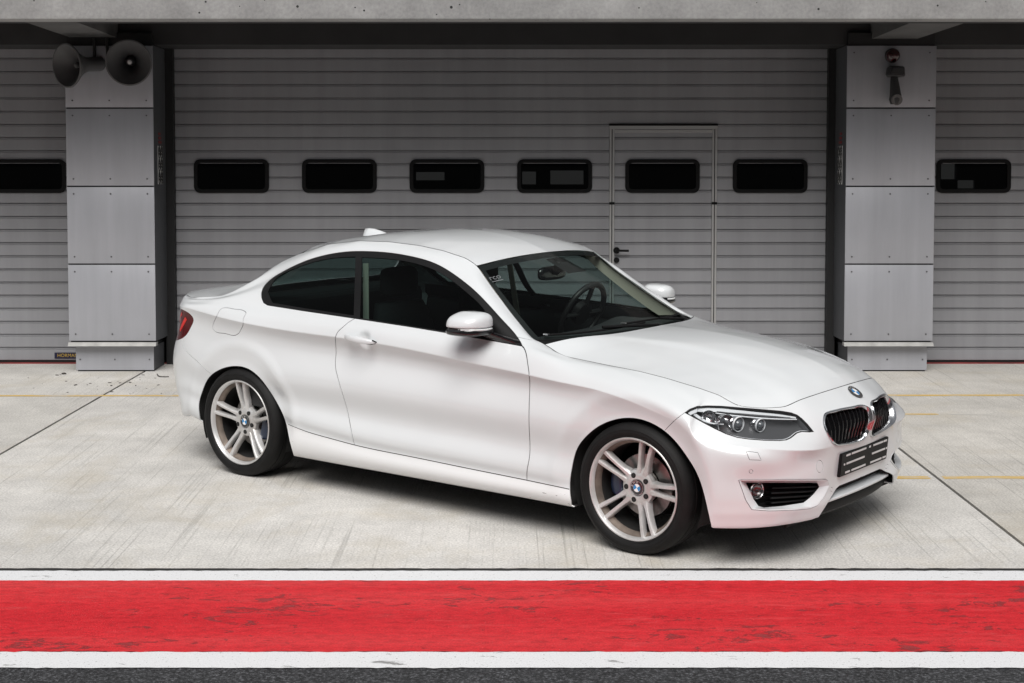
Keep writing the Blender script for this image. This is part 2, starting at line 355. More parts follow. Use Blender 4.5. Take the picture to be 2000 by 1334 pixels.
def strip(name,ya,yb,z,mat,label=None):
    n=700; xs_=np.linspace(-12,12,n); rg=np.random.default_rng(int(abs(ya)*1000))
    A=[(x,ya+rg.normal(0,.0024)) for x in xs_]; B=[(x,yb+rg.normal(0,.0024)) for x in xs_]
    V=[(p[0],p[1],z) for p in A+B]; o=mesh(name,V,[(i+1,i,n+i,n+i+1) for i in range(n-1)],mat,matrix=G)
    if o.data.polygons[0].normal.z<0: o.data.flip_normals()
    tag(o,None,None,kind='structure'); return o
strip('joint_sealant',yj-.004,y0-.002,.0015,JOINT); strip('white_edge_line',y0,y1,0.0,WHTL); strip('red_painted_strip',y1,y2,.001,REDP); strip('white_edge_line',y2,y3,0.0,WHTL)
def yline(pa,pb,hw,mat):
    a=gpt(*pa);b=gpt(*pb); d=(b-a)/np.linalg.norm(b-a); nrm=np.array([-d[1],d[0]])*hw
    o=sheet('yellow_line',[a+nrm,b+nrm,b-nrm,a-nrm],.0014,mat); tag(o,None,None,kind='structure')
YZ=.0014
yline((-400,773.5),(330,773),.030,YEL); yline((1715,772.5),(2400,771.5),.030,YEL); yline((330,773),(1715,772.5),.030,YEL)
yline((1740,809.5),(1832,809),.022,YEL); yline((1852,809.3),(1936,809.8),.016,YELF)
yline((1740,933),(1815,933),.034,YEL); yline((1842,933),(2300,932.5),.034,YEL)
# ------------------------------------------------------------------ garage front
def gy(py,px=1000): return float((G@Vector((*gpt(px,py),0)))[1])
YPL=gy(725.5); YP=YPL-.05; YD=gy(709)            # plinth face, cladding face, door face (world y)
def Z(py,Y): return float(wpt(1000,py,Y)[2])
def Xw(px,py,Y): return float(wpt(px,py,Y)[0])
def gz(y): return float(y*math.tan(SLOPE))        # apron height at world y
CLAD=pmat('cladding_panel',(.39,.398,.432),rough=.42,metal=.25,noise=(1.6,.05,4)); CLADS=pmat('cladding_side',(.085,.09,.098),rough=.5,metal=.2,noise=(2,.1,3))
SLATM=pmat('door_slat',(.30,.303,.322),rough=.45,metal=.15,noise=(1.2,.06,5),bump=(350,.08,.001))
def slat_var(m):
    nt=m.node_tree; b=nt.nodes['Principled BSDF']; l=[k for k in nt.links if k.to_socket==b.inputs['Base Color']][0]; src=l.from_socket
    oi=nt.nodes.new('ShaderNodeObjectInfo'); tc=nt.nodes.new('ShaderNodeTexCoord'); ge=nt.nodes.new('ShaderNodeNewGeometry')
    st=noise(nt,mapping(nt,ge.outputs['Position'],scale=(6,1,.5)),1,5,.65)
    f=mathn(nt,'MULTIPLY',mathn(nt,'ADD',mathn(nt,'MULTIPLY',oi.outputs['Random'],.10),.95),ramp(nt,st,[(.3,.90),(.7,1.06)]))
    nt.links.new(mixc(nt,1.0,src,f,'MULTIPLY'),b.inputs['Base Color'])
slat_var(SLATM); slat_var(CLAD)
ALU=pmat('aluminium_frame',(.48,.48,.48),rough=.4,metal=.5)
BLK=pmat('black_frame',(.004,.004,.0045),rough=.6,spec=.2); BLKG=pmat('black_jamb',(.012,.012,.013),rough=.6); SCREW=pmat('screw_head',(.15,.15,.155),rough=.4,metal=.8)
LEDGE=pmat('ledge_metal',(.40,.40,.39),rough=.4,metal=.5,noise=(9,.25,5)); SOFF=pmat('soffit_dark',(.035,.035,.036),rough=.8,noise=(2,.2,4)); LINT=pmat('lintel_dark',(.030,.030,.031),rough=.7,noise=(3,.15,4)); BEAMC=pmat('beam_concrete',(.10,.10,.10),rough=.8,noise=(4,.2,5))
def fasciamat():
    m=pmat('fascia_concrete',(.30,.30,.295),rough=.85); nt=m.node_tree; b=nt.nodes['Principled BSDF']; tc=nt.nodes.new('ShaderNodeTexCoord'); v=tc.outputs['Object']
    c=ramp(nt,noise(nt,v,2.2,7,.65),[(.3,.26),(.7,.42)]); c=mixc(nt,1.0,c,ramp(nt,noise(nt,v,40,4,.6),[(.3,.86),(.7,1.1)]),'MULTIPLY')
    vo=nt.nodes.new('ShaderNodeTexVoronoi'); vo.inputs['Scale'].default_value=11; nt.links.new(v,vo.inputs['Vector'])
    pit=mathn(nt,'LESS_THAN',vo.outputs['Distance'],mathn(nt,'MULTIPLY',noise(nt,v,6,2),.16)); c=mixc(nt,pit,c,(.03,.03,.03))
    nt.links.new(c,b.inputs['Base Color']); return m
FASC=fasciamat()
GPANE=glassmat('window_pane',(.21,.22,.22),ior=1.5)
# --- sectional doors
rows_px=[87.0]+[112.6+25.65*i for i in range(24)]
zl=[Z(p,YD) for p in rows_px]                     # joint heights
zl=[zl[0]]+[zl[1]-(zl[1]-Z(703.5,YD))*i/23 for i in range(24)]
SLATP=[(0,0.0),(.010,.0),(.012,.010),(.020,.010),(.022,.003),(.026,.003),(.028,0.0)]   # (from the top, set back): shadow groove and bead at the joint
slat_cache={}
def slat(x0,x1,zt,zb,parent):
    key=(round(x1-x0,4),round(zt-zb,4))
    if key not in slat_cache:
        w=x1-x0;h=zt-zb
        prof=[(0,.014),(-.0050,.014),(-.0062,.003),(-.0075,0),(-.0135,0),(-.0145,.005),(-.0180,.005),(-.0195,-.001),(-h+.004,-.001),(-h+.001,.003),(-h+.0005,.014)]
        n=len(prof); V=[(0,y,z) for z,y in prof]+[(w,y,z) for z,y in prof]
        F=[(i,i+1,n+i+1,n+i) for i in range(n-1)]+[(n-1,0,n,2*n-1)]+[tuple(range(n))[::-1],tuple(range(n,2*n))]
        me=bpy.data.meshes.new('slat'); me.from_pydata(V,[],F); me.materials.append(SLATM)
        bm=bmesh.new(); bm.from_mesh(me); bmesh.ops.recalc_face_normals(bm,faces=bm.faces); bm.to_mesh(me); bm.free()
        slat_cache[key]=me
    o=bpy.data.objects.new('slat',slat_cache[key]); col.objects.link(o); o.parent=parent; o.location=(x0,YD,zt); return o
def rrect(x0,x1,z0,z1,r,n=6):
    pts=[]
    for cx,cz,a0 in ((x1-r,z1-r,0),(x0+r,z1-r,90),(x0+r,z0+r,180),(x1-r,z0+r,270)):
        for k in range(n+1): a=math.radians(a0+90*k/n); pts.append((cx+r*math.cos(a),cz+r*math.sin(a)))
    return pts
def window(x0,x1,z0,z1,parent):
    A=rrect(x0,x1,z0,z1,.055); B=rrect(x0+.032,x1-.032,z0+.032,z1-.032,.03); n=len(A)
    y=YD-.014
    V=[(p[0],YD+.02,p[1]) for p in A]+[(p[0],y+.004,p[1]) for p in A]+[(p[0]*.9985+.0015*(x0+x1)/2,y,p[1]) for p in A]+[(p[0],y,p[1]) for p in B]+[(p[0],y+.022,p[1]) for p in B]
    F=[(k*n+i,k*n+(i+1)%n,(k+1)*n+(i+1)%n,(k+1)*n+i) for k in range(4) for i in range(n)]
    w=mesh('window',V,F,BLK,parent); bm=bmesh.new(); bm.from_mesh(w.data); bmesh.ops.recalc_face_normals(bm,faces=bm.faces); bm.to_mesh(w.data); bm.free()
    mesh('pane',[(p[0],y+.016,p[1]) for p in B],[tuple(range(n))],GPANE,w)
    return w
zw1,zw0=Z(311,YD),Z(377,YD)
def in_window(x0,x1,wins):                        # split a slat span round window openings
    segs=[(x0,x1)]
    for a,b in wins:
        out=[]
        for p,q in segs:
            if b<=p or a>=q: out.append((p,q))
            else:
                if a>p: out.append((p,a))
                if b<q: out.append((b,q))
        segs=out
    return segs
def make_door(name,label,xa,xb,wins,wicket=None):
    d=empty(name,((xa+xb)/2,YD,gz(YD))); tag(d,label,'garage door'); 
    root=d; off=Vector(d.location)
    objs=[]
    for i in range(len(zl)-1):
        zt,zb=zl[i],zl[i+1]
        spans=[(xa,xb)]
        if wicket and zt<wicket[2]+.005: spans=[(xa,wicket[0]-.022),(wicket[0]+.022,wicket[1]-.022),(wicket[1]+.022,xb)]
        for p,q in spans:
            hit=[(a+.02,b-.02) for a,b in wins if zt>zw0+.0 and zb<zw1-.0]
            full=[(a,b) for a,b in hit] if (zt<=zw1+.09 and zb>=zw0-.09 and (min(zt,zw1)-max(zb,zw0))>.6*(zt-zb)) else []
            for u,v in in_window(p,q,full): objs.append(slat(u,v,zt,zb,None))
    for o in objs: o.parent=d; o.location=Vector(o.location)-off
    for a,b in wins:
        w=window(a,b,zw0,zw1,None); w.data.transform(Matrix.Translation(-off)); w.parent=d
        for c in w.children: c.data.transform(Matrix.Translation(-off))
    # bottom rubber
    r=box('bottom_seal',xa,xb,YD+.004,YD+.04,gz(YD)-.02,zl[-1]-.001,SEAL_SHADE); r.data.transform(Matrix.Translation(-off)); r.parent=d
    return d,off
wx=lambda a,b: (Xw(a,344,YD),Xw(b,344,YD))
XA,XB=Xw(341,400,YD),Xw(1615.5,400,YD)
wk=(Xw(1195,400,YD),Xw(1395,400,YD),zl[6])
mdoor,moff=make_door('sectional_garage_door','wide grey slatted garage door with six small windows behind the car',XA,XB,[wx(379,525.5),wx(590,736),wx(800,946),wx(1010,1156.5),wx(1221,1366.5),wx(1431,1577)],wk)
ldoor,loff=make_door('sectional_garage_door','grey slatted garage door cut off at the left edge, beside the loudspeakers',Xw(-1100,400,YD),Xw(150,400,YD),[wx(-18,129),wx(-230,-83)])
rdoor,roff=make_door('sectional_garage_door','grey slatted garage door cut off at the right edge with one lit window',Xw(1805,400,YD),Xw(3100,400,YD),[wx(1828,1974),wx(2040,2186)])
for d in (mdoor,ldoor,rdoor): d['group']='sectional garage doors'
# wicket door frame
def part(o,root,off): o.data.transform(Matrix.Translation(-off)); o.parent=root; return o
for x in (wk[0],wk[1]):
    part(box('wicket_post',x-.020,x-.004,YD-.010,YD+.012,zl[-1],(wk[2]-.045),ALU),mdoor,moff); part(box('wicket_post',x+.004,x+.020,YD-.010,YD+.012,zl[-1],(wk[2]-.045),ALU),mdoor,moff)
    part(box('wicket_gap',x-.004,x+.004,YD-.002,YD+.012,zl[-1],(wk[2]-.045),SEAL_SHADE),mdoor,moff)
    zz=Z(397,YD); part(box('hinge',x-.022,x+.022,YD-.016,YD-.010,zz-.010,zz+.010,BLK),mdoor,moff)
part(box('wicket_header',wk[0]-.022,wk[1]+.022,YD-.011,YD+.012,(wk[2]-.045)+.001,(wk[2]-.016),ALU),mdoor,moff); part(box('wicket_rail',wk[0]+.022,wk[1]-.022,YD-.008,YD+.012,wk[2]-.075,wk[2]-.050,ALU),mdoor,moff)
part(box('wicket_cap',wk[0]-.026,wk[1]+.026,YD-.016,YD+.012,wk[2]-.015,wk[2]-.002,BLK),mdoor,moff)
hx,hz=Xw(1204,489,YD),Z(489,YD)
bm=bmesh.new(); add_cyl(bm,(hx,YD-.012,hz),(0,1,0),.028,.012,20); add_tube(bm,[(hx,YD-.015,hz),(hx,YD-.055,hz),(hx+.012,YD-.060,hz),(Xw(1227,489,YD),YD-.060,hz-.001)],.010,8)
part(bm_obj('lever_handle',bm,BLK,smooth=True,angle=40),mdoor,moff)
bm=bmesh.new(); add_cyl(bm,(hx,YD-.012,Z(508,YD)),(0,1,0),.024,.012,20); part(bm_obj('lock_escutcheon',bm,BLK,smooth=True,angle=40),mdoor,moff)
# maker's plate on the left door
NAVY=pmat('plate_navy',(.010,.010,.035),rough=.4); GOLD=pmat('plate_gold',(.45,.30,.05),rough=.4)
px0,px1=Xw(107,695,YD),Xw(166,695,YD)
pl_=part(box('name_plate',px0,px1,YD-.008,YD-.0012,Z(700,YD),Z(688.5,YD),NAVY),ldoor,loff)
t=text_mesh('name_plate_letters','HÖRMANN',.041,GOLD,pl_,Matrix.Translation(Vector(((px0+px1)/2,YD-.0085,(Z(700,YD)+Z(688.5,YD))/2))-loff)@Matrix.Rotation(math.pi/2,4,'X')@Matrix.Diagonal((1.0,1,1,1)))
# red threshold
RSILL=pmat('red_threshold',(.22,.03,.03),rough=.7,noise=(8,.3,4))
o=box('door_threshold',-30,30,YD-.045,YD+.30,gz(YD)-.05,gz(YD)+.006,RSILL); tag(o,None,None,kind='structure')
# --- pillars
def pillar(xl_px,xr_px,label,side,top_screws=True,plinth_px=None):
    xa,xb=Xw(xl_px,500,YP),Xw(xr_px,500,YP); c=((xa+xb)/2,YP,gz(YP)); root=empty('clad_pillar',c); tag(root,label,'pillar','clad pillars between the garage doors'); off=Vector(c)
    zt=Z(88,YP); cuts=[zt,Z(211,YP),Z(364,YP),Z(516,YP),Z(667,YP)]
    for i in range(4):
        a,b=cuts[i]-.006,cuts[i+1]+.006
        part(box('cladding_panel',xa,xb,YP,YP+.012,b,a,CLAD,bev=.0015),root,off)
        zs=[a-.055,b+.055] if i>0 else ([a-.055,b+.055] if top_screws else [b+.055])
        for z in zs:
            for k,x in enumerate((xa+.055,(xa+xb)/2,xb-.055)):
                if i==0 and top_screws and k==1: continue
                bm=bmesh.new(); add_cyl(bm,(x,YP-.002,z),(0,1,0),.0065,.005,10); part(bm_obj('screw',bm,SCREW,smooth=True,angle=40),root,off)
    part(box('core',xa+.012,xb-.012,YP+.014,YD+.30,Z(667,YP)-.004,zt+.1,BLKG),root,off)
    # side faces
    zb_=Z(667,YP)+.004
    for x,s in ((xa,-1),(xb,1)):
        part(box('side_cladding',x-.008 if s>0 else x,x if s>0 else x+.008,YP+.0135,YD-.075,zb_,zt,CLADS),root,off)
    # drip ledge and plinth
    V=[(xa-.004,YP-.004,Z(668.5,YP)),(xb+.004,YP-.004,Z(668.5,YP)),(xb+.004,YP-.030,Z(675.5,YP)),(xa-.004,YP-.030,Z(675.5,YP)),(xa-.004,YP+.05,Z(668.5,YP)),(xb+.004,YP+.05,Z(668.5,YP)),(xb+.004,YP+.05,Z(675.5,YP)),(xa-.004,YP+.05,Z(675.5,YP))]
    part(mesh('drip_ledge',V,[(0,3,2,1),(0,1,5,4),(3,7,6,2),(0,4,7,3),(1,2,6,5)],LEDGE),root,off)
    pa,pb=(Xw(plinth_px[0],700,YPL),Xw(plinth_px[1],700,YPL))
    g0=gz(YPL)
    part(box('plinth_panel',pa,pb,YPL,YPL+.010,g0+.012,Z(676,YPL)+.01,CLAD),root,off)
    part(box('plinth_core',pa+.012,pb-.012,YPL+.012,YD+.2,g0-.03,Z(676,YPL)+.02,BLKG),root,off)
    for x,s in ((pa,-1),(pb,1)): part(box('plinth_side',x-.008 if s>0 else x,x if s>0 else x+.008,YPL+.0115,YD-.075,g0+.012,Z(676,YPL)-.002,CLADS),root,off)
    for x in (pa+.035,(pa+pb)/2,pb-.035):
        bm=bmesh.new(); add_cyl(bm,(x,YPL-.002,g0+.10),(0,1,0),.0065,.005,10); part(bm_obj('screw',bm,SCREW,smooth=True,angle=40),root,off)
    return root,off,xa,xb
pilL=pillar(132.5,302.5,'left grey clad pillar carrying the pair of horn loudspeakers',1,False,(148.5,300.3)); pilR=pillar(1650.5,1823.5,'right grey clad pillar with alarm beacon and sensor at its top',-1,True,(1655.5,1810))
# black jambs between pillar and door
def jamb(x0,x1,label):
    root=box('door_jamb',x0,x1,YD-.074,YD+.25,gz(YD)-.02,Z(88,YP)+.05,BLKG); tag(root,label,'door jamb','black door jambs'); return root
jL=jamb(pilL[3]-.012,XA+.012,'black steel jamb at the left end of the wide door'); jR=jamb(XB-.012,pilR[2]+.012,'black steel jamb at the right end of the wide door')
jamb(Xw(60,400,YD),pilL[2]+.012,'black steel jamb left of the loudspeaker pillar') if False else None
# sign stickers on the pillar sides (inner faces)
STW=pmat('sign_white',(.55,.55,.55),rough=.5); STK=pmat('sign_black',(.02,.02,.02),rough=.5); STR=pmat('sign_red',(.22,.03,.03),rough=.5)
def sign(xf,s,label,zt,zb):
    yc=(YP+.0135+YD-.075)/2; hw=.085
    root=box('safety_sign',xf-.001*(s<0)-(.0 if s>0 else .002),xf+(.003 if s>0 else .001),yc-hw,yc+hw,zb,zt,STW); tag(root,label,'sign','safety signs on the pillar sides')
    xo=xf+(.0036 if s>0 else -.0026)
    h=(zt-zb)
    for r_ in range(3):
        for c_ in range(2):
            bm=bmesh.new(); cy=yc+(c_-.5)*.085; cz=zt-h*(r_+.5)/3
            add_tube(bm,[(xo,cy+.030*math.cos(a),cz+.050*math.sin(a)) for a in np.linspace(0,2*math.pi,18,endpoint=False)],.005,5,closed=True)
            for q in (-.018,.006,.024): add_tube(bm,[(xo,cy-.015,cz+q),(xo,cy,cz+q+.012),(xo,cy+.013,cz+q-.006)],.004,4)
            bm_obj('pictogram',bm,STK,root)
    bm=bmesh.new()
    for q in (0,1,2): add_box(bm,xo-.0015,xo+.0015,yc-.06,yc+.05-q*.02,zt+.02+q*.035,zt+.04+q*.035)
    bm_obj('heading',bm,STR,root)
sign(pilL[3],1,'white strip of black safety pictograms on the left pillar side',Z(284,YP),Z(360,YP)); sign(pilR[2],-1,'white strip of black safety pictograms on the right pillar side',Z(284,YP),Z(360,YP))
# --- canopy, lintel, brackets
YC=11.25+CAMPOS.y; zs0=Z(37.5,YC)
can=empty('concrete_canopy',(0,YC,zs0)); tag(can,'long raw concrete canopy edge across the top of the picture','canopy'); co=Vector(can.location)
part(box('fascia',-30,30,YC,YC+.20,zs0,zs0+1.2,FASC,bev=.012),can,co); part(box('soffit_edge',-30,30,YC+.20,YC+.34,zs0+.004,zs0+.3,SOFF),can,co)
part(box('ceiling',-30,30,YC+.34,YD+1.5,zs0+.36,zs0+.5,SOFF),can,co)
zlb=Z(86,YP)
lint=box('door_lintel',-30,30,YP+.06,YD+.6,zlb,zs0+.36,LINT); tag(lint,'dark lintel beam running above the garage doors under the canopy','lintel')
def bracket(pts_f,pts_b,label):
    yf=YC+.20; yb=YP+.058
    a=[wpt(p[0],p[1],yf) for p in pts_f]; b=[wpt(p[0],p[1],yb) for p in pts_b]
    zt=zs0+.359
    V=[a[0],a[1],(a[1][0],yf+.0,zt),(a[0][0],yf,zt),b[0],b[1],(b[1][0],yb,zt),(b[0][0],yb,zt)]
    V=[tuple(v) for v in V]
    # keep the flank behind the fascia
    o=mesh('canopy_bracket',V,[(0,1,5,4),(1,2,6,5),(2,3,7,6),(3,0,4,7),(0,3,2,1),(4,5,6,7)],BEAMC); bm=bmesh.new(); bm.from_mesh(o.data); bmesh.ops.recalc_face_normals(bm,faces=bm.faces); bm.to_mesh(o.data); bm.free()
    tag(o,label,'bracket','canopy brackets'); return o
bracket([(46,42),(147,42)],[(139,74),(231,74)],'concrete canopy bracket above the loudspeakers'); bracket([(1789,40),(1899,40)],[(1700,77),(1788,77)],'concrete canopy bracket above the red beacon')
# --- garage rooms behind the doors
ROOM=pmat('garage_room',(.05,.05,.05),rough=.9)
gr=empty('garage_interior',(0,YD+4,gz(YD))); tag(gr,'dark garage room seen faintly through the door windows','room'); go=Vector(gr.location); yb=YD+9
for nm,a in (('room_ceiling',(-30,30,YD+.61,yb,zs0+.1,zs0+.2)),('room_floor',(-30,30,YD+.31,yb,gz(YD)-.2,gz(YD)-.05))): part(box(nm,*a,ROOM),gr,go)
# back wall with daylight openings
holes=[(Xw(812,340,yb),Xw(868,340,yb),Z(352,yb),Z(336,yb)),(Xw(1020,345,yb),Xw(1047,345,yb),Z(360,yb),Z(335,yb)),(Xw(1075,345,yb),Xw(1140,345,yb),Z(360,yb),Z(333,yb)),(Xw(1838,340,yb),Xw(1868,340,yb),Z(350,yb),Z(316,yb)),(Xw(1838,362,yb),Xw(1905,362,yb),Z(368,yb),Z(352,yb))]
holes.sort()
xs_=[-30]; zlo,zhi=gz(YD)-.2,zs0+.2; k=0
cur=-30
for (x0,x1,z0,z1) in holes:
    if x0<cur: x0=cur+.02
    if x1<=x0: continue
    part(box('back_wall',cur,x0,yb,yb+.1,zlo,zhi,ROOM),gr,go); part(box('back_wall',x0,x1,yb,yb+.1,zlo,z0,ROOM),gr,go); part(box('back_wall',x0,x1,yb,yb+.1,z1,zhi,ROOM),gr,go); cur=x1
part(box('back_wall',cur,30,yb,yb+.1,zlo,zhi,ROOM),gr,go)
# --- loudspeakers
HORN=pmat('horn_grey',(.085,.085,.088),rough=.5,noise=(5,.1,3)); STEELD=pmat('dark_steel',(.04,.04,.04),rough=.5,metal=.5)
def horn(cx,cy,r,direction,label,Y,hub_mat):
    c=wpt(cx,cy,Y); root=empty('horn_loudspeaker',tuple(c)); tag(root,label,'loudspeaker','horn loudspeakers'); d=Vector(direction).normalized(); M=frame_m((0,0,0),d)
    bm=bmesh.new(); lathe(bm,[(r,.0),(r*1.03,-.004),(r*1.03,.006),(r*.97,.008),(r*.80,-.035),(r*.58,-.080),(r*.40,-.13),(r*.28,-.18),(r*.24,-.21)],48,'Z'); lathe(bm,[(r*1.03,-.004),(r*.84,-.045),(r*.62,-.090),(r*.44,-.14),(r*.34,-.19),(r*.34,-.33),(r*.26,-.35),(.001,-.35)],48,'Z')
    o=bm_obj('horn_bell',bm,HORN,root,smooth=True,angle=50); o.matrix_basis=M
    bm=bmesh.new(); lathe(bm,[(r*.24,-.21),(r*.16,-.15),(r*.125,-.095),(r*.125,-.085),(.001,-.080)],32,'Z'); o=bm_obj('horn_core',bm,HORN,root,smooth=True,angle=40); o.matrix_basis=M
    bm=bmesh.new(); lathe(bm,[(r*.10,-.082),(r*.09,-.077),(.001,-.076)],24,'Z'); o=bm_obj('horn_badge',bm,hub_mat,root,smooth=True); o.matrix_basis=M
    return root,c,d
YH=YP-.20
h1=horn(131,128,.172,(-.58,-.78,-.10),'left horn loudspeaker, turned away to the left','' or YH-.05,HORN); h2=horn(251.5,122.5,.178,(.16,-.98,-.14),'right horn loudspeaker facing the camera with a pale centre',YH-.02,SLOT)
for (root,c,d),pxs in ((h1,(184,)),(h2,(209,))):
    bm=bmesh.new(); top=wpt(pxs[0],74,YP-.03); back=Vector(c)-d*.27
    add_tube(bm,[Vector(top)-Vector(c),Vector((top[0],YP-.03,back.z+.02))-Vector(c),back-Vector(c)],.014,8); bm_obj('bracket_pipe',bm,STEELD,root,smooth=True,angle=40)
# --- beacon and motion sensor on the right pillar
BRED=pmat('beacon_red',(.035,.004,.005),rough=.25,coat=.6); SENG=pmat('sensor_grey',(.045,.045,.047),rough=.5)
c=wpt(1742,109,YP); b_=empty('alarm_beacon',tuple(c)); tag(b_,'small dark red dome beacon at the top of the right pillar','beacon')
bm=bmesh.new(); lathe(bm,[(.060,0),(.060,.02),(.055,.03)],28,'Z'); o=bm_obj('beacon_base',bm,SENG,b_,smooth=True,angle=40); o.matrix_basis=frame_m((0,-.001,0),(0,-1,0))
bm=bmesh.new(); lathe(bm,[(.056,.03),(.055,.05),(.045,.075),(.025,.090),(.001,.094)],28,'Z'); o=bm_obj('beacon_dome',bm,BRED,b_,smooth=True); o.matrix_basis=frame_m((0,-.001,0),(0,-1,0))
c=wpt(1743,170,YP); s_=empty('motion_sensor',tuple(c)); tag(s_,'dark grey swivel floodlight sensor below the red beacon','sensor')
zt_=Z(131,YP)-c[2]; zb_=Z(207,YP)-c[2]
bm=bmesh.new()
R=[[bm.verts.new(p) for p in ring] for ring in ([(-.05,-.0,zt_-.085),(.05,0,zt_-.085),(.05,0,zt_),(-.05,0,zt_)],[(-.085,-.10,zt_-.075),(.080,-.10,zt_-.085),(.075,-.09,zt_+.0),(-.05,-.09,zt_+.005)],[(-.06,-.17,zt_-.07),(.05,-.17,zt_-.078),(.05,-.16,zt_-.012),(-.04,-.16,zt_-.008)])]
for a,b in zip(R[:-1],R[1:]):
    for i in range(4): bm.faces.new((a[i],a[(i+1)%4],b[(i+1)%4],b[i]))
bm.faces.new(R[-1]); bm.faces.new(R[0]); bmesh.ops.recalc_face_normals(bm,faces=bm.faces); bmesh.ops.bevel(bm,geom=bm.edges[:],offset=.008,segments=2,affect='EDGES'); bm_obj('sensor_hood',bm,SENG,s_,smooth=True,angle=40)
bm=bmesh.new(); add_tube(bm,[(0,-.05,zt_-.08),(.0,-.07,zt_-.14),(.004,-.085,zb_+.09),(.004,-.09,zb_+.048),(.004,-.09,zb_+.01)],[.028,.036,.046,.052,.040],16); bm_obj('sensor_body',bm,SENG,s_,smooth=True,angle=50)
bm=bmesh.new(); add_cyl(bm,(.006,-.125,zb_+.045),(0,-1,-.2),.044,.02,24); bm_obj('sensor_lens',bm,pmat('sensor_lens',(.10,.10,.10),rough=.3),s_,smooth=True,angle=40)
# --- litter by the left pillar
GRIT=pmat('dark_litter',(.05,.045,.04),rough=.9)
bm=bmesh.new()
for k in range(40):
    u=rng.normal(0,1); px=215+u*75; py=rng.uniform(731,772)
    if k<12: px=rng.uniform(20,330)
    p=gpt(px,py); r_=abs(rng.normal(.002,.003))+.002
    bmesh.ops.create_icosphere(bm,subdivisions=1,radius=r_,matrix=Matrix.Translation((p[0],p[1],r_*.25))@Matrix.Rotation(rng.uniform(0,3),4,'Z')@Matrix.Diagonal((rng.uniform(.8,2.6),1,.5,1)))
o=bm_obj('litter',bm,GRIT,matrix=G); tag(o,'scattered dark bits of dirt on the concrete by the left pillar','litter',kind='stuff')
bm=bmesh.new()
for (px,py,r_) in ((125,731,.012),(254,747.5,.007),(218,754,.006)):
    p=gpt(px,py); bmesh.ops.create_icosphere(bm,subdivisions=2,radius=r_,matrix=Matrix.Translation((p[0],p[1],r_*.45))@Matrix.Diagonal((1.7,1,.7,1)))
for v in bm.verts: v.co+=Vector(rng.normal(0,.0015,3))
o=bm_obj('dirt_clod',bm,GRIT,matrix=G); tag(o,'dark clods of dirt beside the left pillar plinth','dirt',kind='stuff')
pts=[gpt(x,y) for x,y in ((307,732),(309,735.5),(314,737),(322,737.3),(330,737))]
bm=bmesh.new(); add_tube(bm,[(p[0],p[1],.006) for p in pts],.004,6); o=bm_obj('wire_scrap',bm,GRIT,matrix=G); tag(o,'bent black scrap of wire on the concrete behind the car','wire')

# --- grandstand added unseen behind the camera to block low sky light
BLOCKER=pmat('blocker_grey',(.16,.16,.16),rough=.9); BLOCKER_DK=pmat('blocker_dark',(.05,.055,.07),rough=.7)
gs=empty('sky_blocker',(0,-24,0)); tag(gs,'unseen grandstand across the track, behind the camera','sky_blocker')
for i in range(12):
    part(box('blocker_tier',-60,60,-25-i*1.1,-24-i*1.1+.1,0,2.4+i*.95,BLOCKER),gs,Vector((0,-24,0))); part(box('blocker_row',-60,60,-24.9-i*1.1,-24.5-i*1.1,2.4+i*.95+.001,2.85+i*.95,BLOCKER_DK),gs,Vector((0,-24,0)))
part(box('blocker_roof',-61,61,-40,-24.5,16.6,17.1,BLOCKER),gs,Vector((0,-24,0))); part(box('blocker_back',-61,61,-40,-39.6,0,16.6,BLOCKER),gs,Vector((0,-24,0)))
# ------------------------------------------------------------------ car: body surface
cY,sY=math.cos(YAW),math.sin(YAW)
CARM=G@Matrix.Translation((CX0,CY0,0))@Matrix.Rotation(-YAW,4,'Z')
CAMC=np.array(CARM.inverted()@CAMPOS)            # camera in the car's frame (x forward, y left, z up, origin under the front axle)
def cray(px,py):
    g=pix_ray(px,py); return np.array([g[0]*cY-g[1]*sY,g[0]*sY+g[1]*cY,g[2]])
def cat(axis,val,px,py):
    d=cray(px,py); return CAMC+d*((val-CAMC[axis])/d[axis])
HDL=cat(1,-.865,709,664)
ARCHF,ARCHR=(0.0,.310),(-2.69,.310)
# rows across the side, bottom to top
SX=np.array([-3.16,-3.0,-2.69,-2.35,-2.0,-1.6,-1.2,-.9,-.65,-.4,-.15,.1,.3])
top_pts=np.array([(-3.306,.70,.981),(-3.2,.715,.987),(-3.075,.715,.995),(-2.976,.70,1.013),(-2.917,.68,1.041),(-2.867,.645,1.078),(-2.783,.605,1.128),(-2.74,.575,1.170),(-2.661,.55,1.217),(-2.542,.525,1.268),(-2.302,.53,1.335),(-2.061,.53,1.367),(-1.828,.53,1.372),(-1.598,.535,1.362),(-1.43,.54,1.343),(-1.266,.545,1.311),(-1.189,.55,1.278),(-1.068,.585,1.182),(-.894,.64,1.06),(-.764,.682,.978),(-.704,.70,.945),(-.65,.705,.932),(-.598,.71,.914),(-.543,.72,.893),(-.483,.725,.879),(-.255,.725,.861),(-.052,.72,.846),(.085,.71,.827),(.257,.685,.792),(.33,.67,.772)])
TOPX,TOPW,TOPZ=top_pts.T
dlo_pts=np.array([(-2.642,.70,1.101),(-2.538,.66,1.178),(-2.387,.635,1.243),(-2.23,.62,1.288),(-2.072,.61,1.313),(-1.913,.605,1.323),(-1.756,.61,1.323),(-1.579,.62,1.313),(-1.408,.63,1.284),(-1.232,.65,1.222),(-1.112,.67,1.167),(-.986,.70,1.099),(-.859,.735,1.025),(-.737,.78,.957)])
def tab(*v): return interp(SX,v)
zc=tab(.938,.925,.90,.88,.872,.861,.837,.814,.797,.777,.757,.70,.63)
wc=tab(.842,.862,.884,.880,.872,.868,.868,.868,.868,.868,.868,.870,.870)
